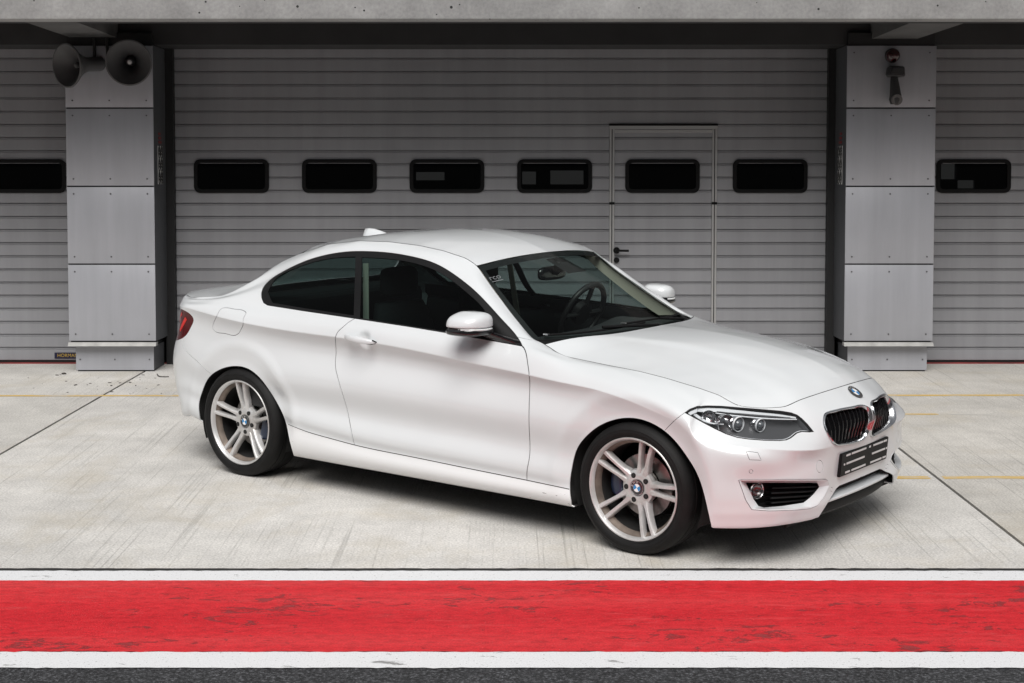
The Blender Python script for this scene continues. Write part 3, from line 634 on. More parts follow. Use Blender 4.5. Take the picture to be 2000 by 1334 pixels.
zb=tab(.970,.982,.992,.984,.975,.962,.944,.930,.913,.862,.832,.775,.695)
wb=tab(.790,.806,.800,.800,.803,.805,.803,.800,.792,.790,.785,.815,.835)
z2=tab(.42,.38,.36,.353,.318,.290,.283,.277,.272,.264,.26,.26,.27)
w2=tab(.842,.858,.868,.866,.862,.862,.862,.862,.862,.862,.864,.866,.868)
z1=tab(.285,.24,.17,.163,.163,.164,.165,.166,.167,.168,.17,.172,.185)
w1=tab(.815,.832,.842,.838,.834,.832,.832,.832,.833,.838,.848,.856,.862)
z4=tab(.62,.60,.60,.60,.60,.60,.595,.59,.585,.58,.57,.54,.475)
w4=tab(.853,.872,.888,.884,.875,.872,.872,.873,.874,.874,.874,.874,.872)
dband=tab(.007,.011,.017,.026,.033,.034,.032,.028,.023,.015,.005,0,0)      # undercut below the shoulder crease
hband=tab(.035,.035,.042,.050,.057,.052,.046,.040,.036,.03,.03,.07,.08)
STAT=[]
for x in SX:
    T=(float(np.interp(x,TOPX,TOPW)),float(np.interp(x,TOPX,TOPZ)))
    c=(float(wc(x)),float(zc(x))); b=(float(wb(x)),float(zb(x)))
    if -2.64<=x<=-.80: d=(float(np.interp(x,dlo_pts[:,0],dlo_pts[:,1])),float(np.interp(x,dlo_pts[:,0],dlo_pts[:,2])))
    else: d=(b[0]*.45+T[0]*.55,b[1]*.45+T[1]*.55+(.008 if x>-.7 else .004))
    gm=((b[0]+d[0])/2+.012*(1 if -2.8<x<-.7 else .3),(b[1]+d[1])/2+.004)
    tm=((d[0]+T[0])/2+.004,(d[1]+T[1])/2+.006)
    if x>-.72:
        arc=lambda f,h:(b[0]+(T[0]-b[0])*f+.35*h*math.sin(math.pi*f),b[1]+(T[1]-b[1])*f+.94*h*math.sin(math.pi*f))
        gm,d,tm=arc(.28,.004),arc(.55,.004),arc(.79,.004)
    r0=(float(w1(x))-.07,float(z1(x))+.004); r1=(float(w1(x)),float(z1(x)))
    r2=(float(w2(x)),float(z2(x))); r4=(float(w4(x)),float(z4(x)))
    k=float(np.interp(x,[-3,-2.69,-2.35,-2.0,-1.6,-.9,-.65,-.4,-.15],[0,.2,.5,.9,1,1,.85,.5,0]))
    r3=(.5*(r2[0]+r4[0])-.004-.018*k,r2[1]+.47*(r4[1]-r2[1]))
    rs=(r2[0]+.004+.010*k,r1[1]+.56*(r2[1]-r1[1])); rd=(r2[0]+.004+.003*k,r2[1]+.038)
    r2=(r2[0]-.004*k,r2[1])
    r5=(c[0]-float(dband(x)),c[1]-float(hband(x)))
    r7=((c[0]+b[0])/2+.012,(c[1]+b[1])/2+.002)
    STAT.append([(x,)+p for p in (r0,r1,rs,r2,rd,r3,r4,r5,c,r7,b,gm,d,tm,T)])
# front: stations fan out round the corner to the nose centre; plan curves x(w) by level
def pl(ws,xs): return interp(ws[::-1],xs[::-1])
W_=[.90,.87,.80,.70,.60,.50,.40,.26,.12,0]
LV={ .20:[.34,.40,.525,.62,.675,.712,.735,.735,.74,.742],
     .255:[.36,.42,.545,.64,.70,.735,.758,.75,.755,.757],
     .33:[.36,.425,.55,.645,.705,.738,.752,.748,.752,.754],
     .43:[.36,.423,.548,.641,.700,.735,.755,.758,.765,.767],
     .50:[.345,.413,.546,.640,.700,.733,.757,.768,.776,.779],
     .535:[.34,.41,.560,.658,.722,.752,.766,.774,.784,.788],
     .565:[.32,.39,.53,.63,.693,.732,.756,.775,.790,.795],
     .60:[.28,.35,.47,.582,.648,.698,.742,.777,.802,.808],
     .635:[.24,.31,.42,.535,.605,.664,.722,.770,.800,.806],
     .665:[.20,.27,.37,.49,.568,.632,.700,.758,.790,.797],
     .695:[.15,.22,.32,.45,.535,.604,.676,.728,.757,.763],
     .73:[.08,.15,.25,.40,.49,.565,.635,.685,.708,.713],
     .765:[.0,.08,.18,.34,.44,.53,.60,.645,.665,.670]}
LZ=sorted(LV); LX=np.array([LV[z][::-1] for z in LZ]); Wr=np.array(W_[::-1])
def planx(w,z):
    col_=np.array([np.interp(w,Wr,LX[i]) for i in range(len(LZ))]); return float(np.interp(z,LZ,col_))
fan=[ # station: base w, top (x,w,z), crease z
 (.868,(.345,.668,.768),.586),(.80,(.435,.648,.728),.572),(.70,(.49,.603,.717),.558),(.60,(.535,.553,.712),.545),(.50,(.585,.49,.713),.535),
 (.40,(.627,.395,.738),.53),(.26,(.652,.25,.751),.53),(.12,(.670,.115,.759),.53),(0.0,(.674,0,.761),.53)]
for fw,T,zcr in fan:
    zs=[.20,.20,.235,.265,.295,.34,.43,zcr-.04,zcr]
    zt=T[2]; n=6
    side=max(0,(fw-.6)/.27)
    st=[]
    for j,z in enumerate(zs):
        w=fw
        st.append([planx(w,z)-(.05 if j==0 else 0),w,z])
    # above the crease: lerp the base w to the top w
    zl=[zcr+(zt-zcr)*f for f in (.15,.33,.52,.70,.86,1.0)]
    for k,z in enumerate(zl):
        f=(z-zcr)/(zt-zcr); w=fw+(T[1]-fw)*f**(1.9 if fw>.55 else 1.2)
        if k==5: st.append(list(T)); continue
        x=planx(w,z)
        # ease into the traced hood edge
        xe=planx(T[1],zt); x=x+(T[0]-xe)*f**2
        st.append([x,w,z])
    STAT.append([tuple(p) for p in st])
# rear: fan round the corner to the tail centre
rear=[ # bottom .. top, (x,w) for the plan at each row
 (0.0,(-3.59,0,.985)),(.45,(-3.54,.44,.985)),(.68,(-3.40,.64,.982)),(.775,(-3.30,.695,.981))]
RP={ .27:[-3.50,-3.45,-3.36,-3.29],.45:[-3.61,-3.55,-3.45,-3.36],.60:[-3.64,-3.58,-3.475,-3.375],.70:[-3.60,-3.545,-3.44,-3.345],.78:[-3.57,-3.515,-3.41,-3.32],.90:[-3.575,-3.52,-3.40,-3.30],.94:[-3.60,-3.54,-3.41,-3.305],.985:[-3.59,-3.53,-3.38,-3.29]}
RZ=sorted(RP)
RS=[]
for k,(fw,T) in enumerate(rear):
    st=[]
    zs=[.27,.27,.34,.40,.43,.48,.60,.86,.935]
    for j,z in enumerate(zs):
        x=float(np.interp(z,RZ,[RP[q][k] for q in RZ])); st.append((x+(.06 if j==0 else 0),fw,z))
    x6,w6,z6=st[-1]
    for f in (.25,.45,.6,.75,.88,1): 
        st.append((x6+(T[0]-x6)*f,w6+(T[1]-w6)*f,z6+(T[2]-z6)*f+.012*math.sin(f*math.pi)))
    RS.append(st)
CTRL=np.array(RS+STAT)                            # stations x rows x 3  (w positive)
NS,NR,_=CTRL.shape
# parametrise and evaluate on a dense grid
ul=np.r_[0,np.cumsum(np.linalg.norm(np.diff(CTRL[:,6],axis=0),axis=1))]
vl=np.r_[0,np.cumsum(np.linalg.norm(np.diff(CTRL[9],axis=0),axis=1))]
CR=8
NU,NV=940,0
us=np.linspace(0,ul[-1],NU)
vseg=[max(4,int(round((vl[j+1]-vl[j])/.005))) for j in range(NR-1)]
vs_=np.concatenate([np.linspace(vl[j],vl[j+1],vseg[j],endpoint=False) for j in range(NR-1)]+[[vl[-1]]])
NV=len(vs_)
rowc=np.stack([nspline(ul,CTRL[:,j])(us) if j not in(12,13,14) else pchip(ul,CTRL[:,j])(us) for j in range(NR)],1)   # NU,NR,3
# the top edge, the window line and the sill line follow their traced points closely between stations
for i in range(NU):
    x=rowc[i,14,0]
    if -3.28<x<.30:
        rowc[i,14,1]=np.interp(x,TOPX,TOPW); rowc[i,14,2]=np.interp(x,TOPX,TOPZ)
for j in (14,):
    k=np.ones(7)/7
    pad=np.pad(rowc[:,j],((3,3),(0,0)),mode='edge'); rowc[:,j]=np.stack([np.convolve(pad[:,q],k,'valid') for q in range(3)],1)
GRID=np.empty((NU,NV,3))
for i in range(NU):
    R=rowc[i]
    t=np.r_[0,np.cumsum(np.maximum(np.linalg.norm(np.diff(R,axis=0),axis=1),.004))]; tq=np.interp(vs_,vl,t)
    lo=vs_<=vl[CR]+1e-9
    GRID[i,lo]=nspline(t[:CR+1],R[:CR+1])(tq[lo]); GRID[i,~lo]=nspline(t[CR:],R[CR:])(tq[~lo])
# wheel-arch flare: a shallow tucked band round each opening
for (xc,zc_) in (ARCHF,ARCHR):
    r=np.hypot(GRID[...,0]-xc,GRID[...,2]-zc_)
    zf=np.clip((GRID[...,2]-.17)/.16,0,1); zf=zf*zf*(3-2*zf)
    m=(r<.46)&(GRID[...,1]>.6)
    t=np.clip((.445-r)/.10,0,1); t=t*t*(3-2*t)
    GRID[...,1]-=np.where(m,.018*t*zf,0)
    t2=np.clip(1-np.abs(r-.455)/.05,0,1)
    GRID[...,1]+=np.where(GRID[...,1]>.6,.004*t2*t2*(3-2*t2)*zf,0)
# finger dimple behind the door handle
hd=np.sqrt((GRID[...,0]-HDL[0])**2+(GRID[...,2]-HDL[2])**2); t=np.clip(1-hd/.060,0,1); t=t*t*(3-2*t)
GRID[...,1]-=np.where(GRID[...,1]>.6,.030*t,0)
GRID[-1,:,1]=0; GRID[0,:,1]=0
# normals on the grid (outward, for w>0 side)
du=np.gradient(GRID,axis=0); dv=np.gradient(GRID,axis=1)
NRM=np.cross(du,dv); NRM/=np.linalg.norm(NRM,axis=2,keepdims=True)+1e-12
if NRM[NU//2,NV//3,1]<0: NRM*=-1
NRM[-1,:,1]=0;NRM[0,:,1]=0; NRM/=np.linalg.norm(NRM,axis=2,keepdims=True)+1e-12
def bil(A,uv):
    uv=np.atleast_2d(uv); fu=np.clip(uv[:,0]/ul[-1]*(NU-1),0,NU-1.0001); iu=fu.astype(int); a=(fu-iu)[:,None]
    iv=np.clip(np.searchsorted(vs_,uv[:,1],side='right')-1,0,NV-2); b=np.clip((uv[:,1]-vs_[iv])/(vs_[iv+1]-vs_[iv]),0,1)[:,None]
    return (A[iu,iv]*(1-a)+A[iu+1,iv]*a)*(1-b)+(A[iu,iv+1]*(1-a)+A[iu+1,iv+1]*a)*b
def S(uv): return bil(GRID,uv)                    # w>0
def SN(uv):
    n=bil(NRM,uv); return n/np.linalg.norm(n,axis=1,keepdims=True)
# ray lookup on the near (right, y<0) side
st_=3
gi=np.unique(np.r_[np.arange(0,NU,st_),NU-1]); gj=np.unique(np.r_[np.arange(0,NV,st_),NV-1])
GV=GRID[np.ix_(gi,gj)].copy(); GV[...,1]*=-1
nv_=len(gj)
bv=BVHTree.FromPolygons([tuple(p) for p in GV.reshape(-1,3)],[(a*nv_+b,(a+1)*nv_+b,(a+1)*nv_+b+1,a*nv_+b+1) for a in range(len(gi)-1) for b in range(nv_-1)])
def hit_uv(px,py,ox=0.0):
    d=cray(px,py); OO=CAMC-np.array([ox,0,0]); loc,n,idx,dist=bv.ray_cast(Vector(OO),Vector(d))
    if loc is None:
        # nearest surface point to the ray
        best=None
        for t in np.linspace(6,12,120):
            l,n,i,ds=bv.find_nearest(Vector(OO+d/np.linalg.norm(d)*t))
            if best is None or ds<best[0]: best=(ds,l,i)
        loc,idx=best[1],best[2]
    a,b=divmod(idx,nv_-1)
    uv=np.array([(us[gi[a]]+us[gi[a+1]])/2,(vs_[gj[b]]+vs_[gj[b+1]])/2])
    tgt=np.array(loc); tgt[1]*=-1
    for _ in range(6):
        p=S(uv)[0]; e=1e-3
        J=np.stack([(S(uv+[e,0])[0]-p)/e,(S(uv+[0,e])[0]-p)/e],1)
        uv=uv+np.linalg.lstsq(J,tgt-p,rcond=None)[0]; uv=np.clip(uv,[0,0],[ul[-1],vl[-1]])
    return uv
def trace(pts,n=None,closed=False,step=4.0):
    P=np.asarray(pts,float)
    Q=np.vstack([P,P[:1]]) if closed else P
    L=np.linalg.norm(np.diff(Q,axis=0),axis=1).sum()
    n=n or max(8,int(L/step))
    if len(P)>=4: C=smooth_poly(P,n,closed)
    else: C=resample(Q,n)
    return np.array([hit_uv(*p) for p in C])
def tracep(pts,step=4.0,closed=False):            # straight segments, corners kept
    P=np.asarray(pts,float); Q=np.vstack([P,P[:1]]) if closed else P
    out=[]
    for a,b in zip(Q[:-1],Q[1:]):
        k=max(1,int(np.linalg.norm(b-a)/step))
        for q in range(k): out.append(a+(b-a)*q/k)
    if not closed: out.append(Q[-1])
    return np.array([hit_uv(*p) for p in out])
def offset_uv(C,d,closed=False):                  # shift a uv curve sideways by d metres on the surface
    C=np.asarray(C); n=len(C); P=S(C); N=SN(C); out=[]
    for i in range(n):
        a=P[(i-1)%n] if (closed or i>0) else P[i]; b=P[(i+1)%n] if (closed or i<n-1) else P[i]
        t=b-a; t/=np.linalg.norm(t)+1e-12; s=np.cross(N[i],t); s/=np.linalg.norm(s)+1e-12
        e=1e-3; p=P[i]; J=np.stack([(S(C[i]+[e,0])[0]-p)/e,(S(C[i]+[0,e])[0]-p)/e],1)
        if np.linalg.norm(J[:,0])<.5 or C[i][0]+e>ul[-1]: J[:,0]=(p-S(C[i]-[e,0])[0])/e
        if C[i][1]+e>vl[-1]: J[:,1]=(p-S(C[i]-[0,e])[0])/e
        out.append(C[i]+np.linalg.lstsq(J,s*d,rcond=None)[0])
    return np.array(out)
def inpoly(pts,poly):
    x,y=pts[:,0],pts[:,1]; r=np.zeros(len(pts),bool); n=len(poly); j=n-1
    for i in range(n):
        xi,yi=poly[i];xj,yj=poly[j]
        c=((yi>y)!=(yj>y))&(x<(xj-xi)*(y-yi)/(yj-yi+1e-15)+xi); r^=c; j=i
    return r
# ------------------------------------------------------------------ car: feature lines (photo pixels -> body surface)
car=empty('white_coupe_car',matrix=CARM)
tag(car,'white two-door coupe parked at an angle before the grey garage door','car')
ARCH_F=[(1119,1000),(1113.5,968),(1112.8,944),(1118,907),(1128.6,873),(1147,849.7),(1170.5,831.3),(1196.8,820.3),(1223,816),(1249.3,818.2),(1275.5,827.4),(1297.8,841.3),(1322.7,865.5),(1343.7,894.3),(1359.5,920.6),(1372.6,954.7),(1380.5,986),(1391,1033.4)]
ARCH_R=[(405,843),(394,828),(388.5,805),(388.2,790.4),(394.5,765.2),(409,735.9),(430,721.2),(455.3,714.9),(480.5,718.2),(501.5,731.7),(522.5,756.8),(543.5,790.4),(558,824),(565,856),(575,893.3)]
DLO_T=[(514.5,592),(510.5,582),(510,572),(513,562),(519,553),(535,540),(552,530),(594,510),(636,497.4),(678,491),(720,490.3),(760,493),(805,500.5),(850,514),(895,541),(925,565),(955,595),(985,628),(1012,659.5),(1021,675)]
DLO_B=[(1021,677),(940,662.5),(859,648.6),(799.6,638.8),(692.5,622.5),(594,608),(522.5,596.8),(514.5,592)]
QGLASS=[(522.5,570),(535,547),(568.7,526),(615,510),(657,502.6),(694,500.5),(690,615.5),(594,601.5),(531,591)]
DGLASS=[(706,502),(760,505),(805,512.5),(850,527.5),(880,545.5),(910,569.5),(937,594),(947,606),(950,661),(862,645.5),(790,634),(702.5,620.5)]
HEADL_=[(1336.5,806),(1347,798.5),(1362,792.8),(1383,791.8),(1410,792.6),(1443,795.4),(1485,798.8),(1524,802),(1545,805.3),(1557,809.8),(1566,816.5),(1578,828.5),(1590,843.5),(1581,844.6),(1566,843.8),(1557,846.5),(1545,856),(1536,860),(1522.5,861.4),(1492.5,860.8),(1462.5,858.5),(1440,855.2),(1417.5,848),(1395,837.5),(1372.5,825.5),(1353,815)]
TAILL=[(354,603.5),(374,616),(378.2,624),(374.5,636),(359.5,658.5),(353.5,662),(343.7,665.5)]
KID=[(1605.8,812),(1608,805),(1616,800.9),(1643,794.1),(1668,791.4),(1685,792),(1693.3,795.6),(1697,803),(1699.2,820),(1698.6,838.6),(1696.5,853),(1687,862.8),(1664,868.4),(1643,871.2),(1632.5,867),(1624,857.5),(1614.6,838.6),(1607.3,821.8)]
FOGO=[(1442,938),(1445,936),(1613,935.3),(1617,939),(1619.5,949),(1609,972),(1596.4,988.2),(1582,994),(1546,997.6),(1501,998.6),(1468,996),(1456,977.4)]
INTK=[(1596,1014),(1611,991),(1626,966),(1633,954.5),(1639,948.6),(1676,934),(1715,916.2)]
HL_SEAM=[(1336.8,806.5),(1327,813.5),(1317,822),(1298,841)]
DOOR_F=[(1021,676),(1024.5,682),(1030,706),(1034.3,739),(1034,776),(1033.7,840),(1033.4,897),(1029.6,918),(1029,938)]
DOOR_R=[(692.5,622.5),(680,630),(669.4,639.3),(660,648),(656,657),(656.4,685.5),(655,714.9),(659,735),(665,756.8),(677.8,798.8),(686,840.8),(692.5,870)]
SILL_L=[(562,828.6),(570,832),(600,843.5),(640,855),(690,868.5),(800,891.5),(900,912),(1029,938),(1112,955.5)]
RB_SEAM=[(356,661),(357.5,673),(362.5,684),(377.5,699),(400,720),(411,730)]
FLAP=[(440.4,601),(460,604),(476.4,607),(480.6,611),(478,617),(475,624),(475,633),(471,643),(466,651),(459,655),(440,651.5),(421,648),(415.7,642),(416,635),(418,628.5),(422.5,619.5),(428.5,607.5),(434.5,602)]
WASH=[(1457,881),(1480,884),(1487,899),(1464,898)]
APIL=[(1006,657),(1022,661),(1040,664.5)]
U1,V1=ul[-1],vl[-1]
T={}
T['archF']=trace(ARCH_F); T['archR']=trace(ARCH_R); T['dlo']=np.vstack([trace(DLO_T)[:-1],tracep(DLO_B)[:-1]])
T['qg']=trace(QGLASS[:6])  ; T['qg']=np.vstack([T['qg'],tracep([QGLASS[5],QGLASS[6],QGLASS[7],QGLASS[8],QGLASS[0]])[1:-1]])
T['dg']=trace(DGLASS[:8]); T['dg']=np.vstack([T['dg'],tracep(DGLASS[7:]+DGLASS[:1])[1:-1]])
def round_uv(pts,n): return trace(pts,n=n,closed=True)
T['hl']=tracep(HEADL_,closed=True,step=5); T['tail']=trace(TAILL); 
def hit_wz(w,z):
    loc,n,idx,ds=bv.ray_cast(Vector((2,-w,z)),Vector((-1,0,0))); a,b=divmod(idx,nv_-1)
    uv=np.array([(us[gi[a]]+us[gi[a+1]])/2,(vs_[gj[b]]+vs_[gj[b+1]])/2]); tgt=np.array(loc); tgt[1]*=-1
    for _ in range(6):
        p=S(uv)[0]; e=1e-3; J=np.stack([(p-S(uv-[e,0])[0])/e,(p-S(uv-[0,e])[0])/e],1)
        uv=np.clip(uv+np.linalg.lstsq(J,tgt-p,rcond=None)[0],[0,0],[ul[-1],vl[-1]])
    return uv
KWZ=smooth_poly(np.array([(.362,.652),(.340,.672),(.290,.683),(.20,.687),(.10,.686),(.044,.682),(.016,.668),(.008,.64),(.008,.58),(.011,.542),(.032,.517),(.10,.507),(.18,.510),(.26,.518),(.330,.534),(.366,.566),(.379,.605),(.374,.634)]),80,True)
kv=np.array([hit_wz(*p) for p in KWZ])
T['kid']=kv; T['fog']=tracep(FOGO,closed=True,step=6)
# tail lamp continues round the corner out of sight
tl=T['tail']; uc=tl[:,0].min()-.16
T['tail']=np.vstack([tl,[[uc,tl[-1,1]+.01],[uc,tl[0,1]-.015]]])
it=tracep(INTK)
itv=lambda px,py: hit_uv(px,py)
T['intk']=np.vstack([it[:-6],[[U1+.02,it[-1,1]+.0],[U1+.02,-.05],[it[0,0]-.01,-.05]]])
archF=np.vstack([T['archF'],[[T['archF'][-1,0]+.05,-.05],[T['archF'][0,0]-.03,-.05]]])
archR=np.vstack([T['archR'],[[T['archR'][-1,0]+.03,-.05],[T['archR'][0,0]-.06,-.05]]])
GAPS={'door_front':trace(DOOR_F),'door_rear':trace(DOOR_R),'sill':trace(SILL_L),'fb':trace(HL_SEAM),'rb':trace(RB_SEAM),'apil':tracep(APIL)}
RINGS={'flap':round_uv(FLAP,60),'wash':tracep(WASH,closed=True,step=3)}
def circ_uv(px,py,rx,ry,n=20): return np.array([hit_uv(px+rx*math.cos(a),py+ry*math.sin(a)) for a in np.linspace(0,2*math.pi,n,endpoint=False)])
RINGS['tow']=circ_uv(1601,911,6.5,12); RINGS['sen1']=circ_uv(1467,921,3.8,3.8,14); RINGS['sen2']=circ_uv(1624.5,956,2.6,4.0,14)
# constrained triangulation of the whole side in (u,v)
CV=[];CE=[]
def addc(C,closed):
    C=np.asarray(C); b=len(CV); CV.extend(map(tuple,C)); n=len(C)
    for i in range(n if closed else n-1): CE.append((b+i,b+(i+1)%n))
gap_polys=[]
def gap(C,hw,closed=False):
    a=offset_uv(C,hw,closed); b=offset_uv(C,-hw,closed)
    if closed:
        addc(a,True);addc(b,True); gap_polys.append(('ring',a,b))
    else:
        # carry the ends a little past
        poly=np.vstack([a,b[::-1]]); addc(poly,True); gap_polys.append(('poly',poly,None))
for k,hw in (('door_front',.0024),('door_rear',.0022),('sill',.0022),('fb',.0013),('rb',.0016),('apil',.0012)): gap(GAPS[k],hw)
for k,hw in (('flap',.0016),('wash',.0011),('tow',.0009),('sen1',.0010),('sen2',.0010)): gap(RINGS[k],hw,True)
for k in ('dlo','qg','dg','hl','tail','kid','fog','intk'): addc(T[k],True)
addc(archF,True);addc(archR,True)
addc([(u,vl[CR]) for u in np.linspace(0,U1,400)],False)
for dv_ in (-.0055,.0055): addc([(u,vl[CR]+dv_) for u in np.linspace(0,U1,400)],False)
addc([(0,0),(U1,0),(U1,V1),(0,V1)],True)
for e in (0,1):
    pass
# grid fill
fu=np.linspace(0,U1,290); fv=np.linspace(0,V1,100)
fill=[(u,v) for u in fu for v in fv]
b0=len(CV); CV.extend(fill)
r=geometry.delaunay_2d_cdt([Vector(c) for c in CV],CE,[],0,1e-6)
UV=np.array([tuple(v) for v in r[0]]); TRI=np.array([f for f in r[2] if len(f)==3])
UV[:,0]=np.clip(UV[:,0],-1,U1+1)
cen=UV[TRI].mean(1)
ok=(cen[:,0]>0)&(cen[:,0]<U1)&(cen[:,1]>0)&(cen[:,1]<V1)
TRI=TRI[ok];cen=cen[ok]
lab=np.full(len(TRI),'body_side',dtype=object)
# zones
uF=lambda k: GAPS[k]
sillpoly=np.vstack([GAPS['sill'],[[GAPS['sill'][-1,0]+.2,GAPS['sill'][-1,1]],[GAPS['sill'][-1,0]+.2,-.1],[GAPS['sill'][0,0]-.2,-.1],[GAPS['sill'][0,0]-.2,GAPS['sill'][0,1]]]])
df=GAPS['door_front'];dr=GAPS['door_rear']
doorpoly=np.vstack([df,[[df[-1,0],-.1],[dr[-1,0],-.1]],dr[::-1]])
belt=tracep(DLO_B)
doorpoly=np.vstack([df,[[df[-1,0],-.1],[dr[-1,0],-.1]],dr[::-1],belt[(belt[:,0]>dr[0,0])&(belt[:,0]<df[0,0])][::-1]])
fb=GAPS['fb']
fbpoly=np.vstack([[[U1+1,-.1],[fb[-1,0]-.25,-.1]],fb[::-1],[[fb[0,0],V1+.1],[U1+1,V1+.1]]])
rb=GAPS['rb']
rbpoly=np.vstack([[[-1,-.1],[rb[-1,0]+.2,-.1]],rb[::-1],[[-1,rb[0,1]+.01]]])
apl=GAPS['apil']
fendpoly=np.vstack([[[U1+1,-.1]],[[df[-1,0],-.1]],df[::-1],apl[1:],[[apl[-1,0]+.02,V1+.1],[U1+1,V1+.1]]])
lab[inpoly(cen,fendpoly)]='front_fender'
lab[inpoly(cen,fbpoly)]='front_bumper'
lab[inpoly(cen,rbpoly)]='rear_bumper'
lab[inpoly(cen,doorpoly)]='door'
midu=(ul[CTRL.shape[0]//2])
lab[inpoly(cen,sillpoly)]='sill'
lab[inpoly(cen,RINGS['flap'])]='fuel_flap'
rn=-1
for t,a,b in gap_polys:
    if t=='ring': rn+=1
    k_=rn
    if t=='poly': lab[inpoly(cen,a)]='cut'
    else: lab[inpoly(cen,a)^inpoly(cen,b)]='flap_gap' if k_==0 else 'cut'
lab[inpoly(cen,T['dlo'])&(lab!='door')|inpoly(cen,T['dlo'])]='window_trim'
lab[inpoly(cen,T['qg'])]='quarter_window'; lab[inpoly(cen,T['dg'])]='door_window'
for k in ('hl','tail','kid','fog'): lab[inpoly(cen,T[k])]={'hl':'headlight_cover','tail':'taillight_lens','kid':'cut','fog':'cut'}[k]
for p in (archF,archR,T['intk']): lab[inpoly(cen,p)]='cut'
PW=S(UV); PN=SN(UV)
PW[np.abs(UV[:,0]-U1)<1e-6,1]=0; PW[np.abs(UV[:,0])<1e-6,1]=0
def region(labels,side,off=0.0,rim=.006):
    """verts, faces, normals of a region on one side (-1 near/right, +1 far/left)"""
    m=np.isin(lab,labels); F=TRI[m]
    used,inv=np.unique(F,return_inverse=True); F=inv.reshape(-1,3)
    V=PW[used]+PN[used]*off; N=PN[used].copy(); V=V.copy()
    # orient
    fn=np.cross(V[F[:,1]]-V[F[:,0]],V[F[:,2]]-V[F[:,0]]); fl=(fn*N[F[:,0]]).sum(1)<0
    F[fl]=F[fl][:,::-1]
    if side<0: V[:,1]*=-1;N[:,1]*=-1;F=F[:,::-1]
    if rim:
        e=np.vstack([F[:,[0,1]],F[:,[1,2]],F[:,[2,0]]]); key=np.sort(e,1); _,idx,cnt=np.unique(key,axis=0,return_index=True,return_counts=True)
        be=e[idx[cnt==1]]
        # skip the centre line
        be=be[~((np.abs(V[be[:,0],1])<1e-5)&(np.abs(V[be[:,1],1])<1e-5))]
        n0=len(V); k=len(be); a,b=V[be[:,0]],V[be[:,1]]; na,nb=N[be[:,0]],N[be[:,1]]
        A2=a-na*rim;B2=b-nb*rim; en=np.cross(b-a,na); en/=np.linalg.norm(en,axis=1,keepdims=True)+1e-12
        V=np.vstack([V,a,b,B2,A2]); N=np.vstack([N,en,en,en,en])
        i=np.arange(k); Q=np.stack([n0+k+i,n0+i,n0+3*k+i,n0+2*k+i],1)
        faces=[tuple(f) for f in F]+[tuple(q) for q in Q]
    else: faces=[tuple(f) for f in F]
    return V,faces,N
def panel(name,labels,mat,side,parent=None,off=0.0,rim=.006):
    V,F,N=region(labels,side,off,rim); return mesh(name,V,F,mat,parent or car,normals=N)
def panel2(name,labels,mat,parent=None,off=0.0,rim=.006):
    V1_,F1,N1=region(labels,-1,off,rim); V2_,F2,N2=region(labels,1,off,rim); n=len(V1_)
    V=np.vstack([V1_,V2_]); N=np.vstack([N1,N2]); F=F1+[tuple(i+n for i in f) for f in F2]
    return mesh(name,V,F,mat,parent or car,normals=N)
PARTS={}
def SIDE(o,s): return o
for s in (-1,1):
    PARTS['body_side',s]=panel('body_side',['body_side'] if s<0 else ['body_side','fuel_flap','flap_gap'],PAINT,s)
    PARTS['fender',s]=panel('front_fender',['front_fender'],PAINT,s)
    PARTS['door',s]=panel('door',['door'],PAINT,s)
    panel('sill',['sill'],SILLP,s)
    if s<0: panel('fuel_flap',['fuel_flap'],PAINT,s)
    PARTS['trim',s]=panel('window_trim',['window_trim'],TRIMB,s,off=-.003)
    panel('quarter_window',['quarter_window'],GL_SIDE,s,off=-.005,rim=0)
    panel('door_window',['door_window'],GL_SIDE,s,off=-.005,rim=0)
panel2('front_bumper',['front_bumper'],PAINT); panel2('rear_bumper',['rear_bumper'],PAINT)
# dark seals behind the shut lines
def seal(C,name,parent,closed=False,hw=.008,depth=.0032,sides=(-1,1)):
    a=offset_uv(C,hw,closed); b=offset_uv(C,-hw,closed); A=S(a)-SN(a)*depth; B=S(b)-SN(b)*depth; n=len(C)
    F=[(i,(i+1)%n,n+(i+1)%n,n+i) for i in range(n if closed else n-1)]
    for s in sides:
        V=np.vstack([A,B]).copy(); V[:,1]*=s; mesh(name,V,F,SEAL_SHADE,parent)
for k in ('door_front','door_rear','sill'): seal(GAPS[k],'door_seal',car)
for k in ('fb','rb','apil'): seal(GAPS[k],'panel_seal',car,hw=.008)
for k in ('flap','wash','tow','sen1','sen2'): seal(RINGS[k],'flap_seal',car,True,hw=.005,sides=(-1,) if k=='flap' else (-1,1))
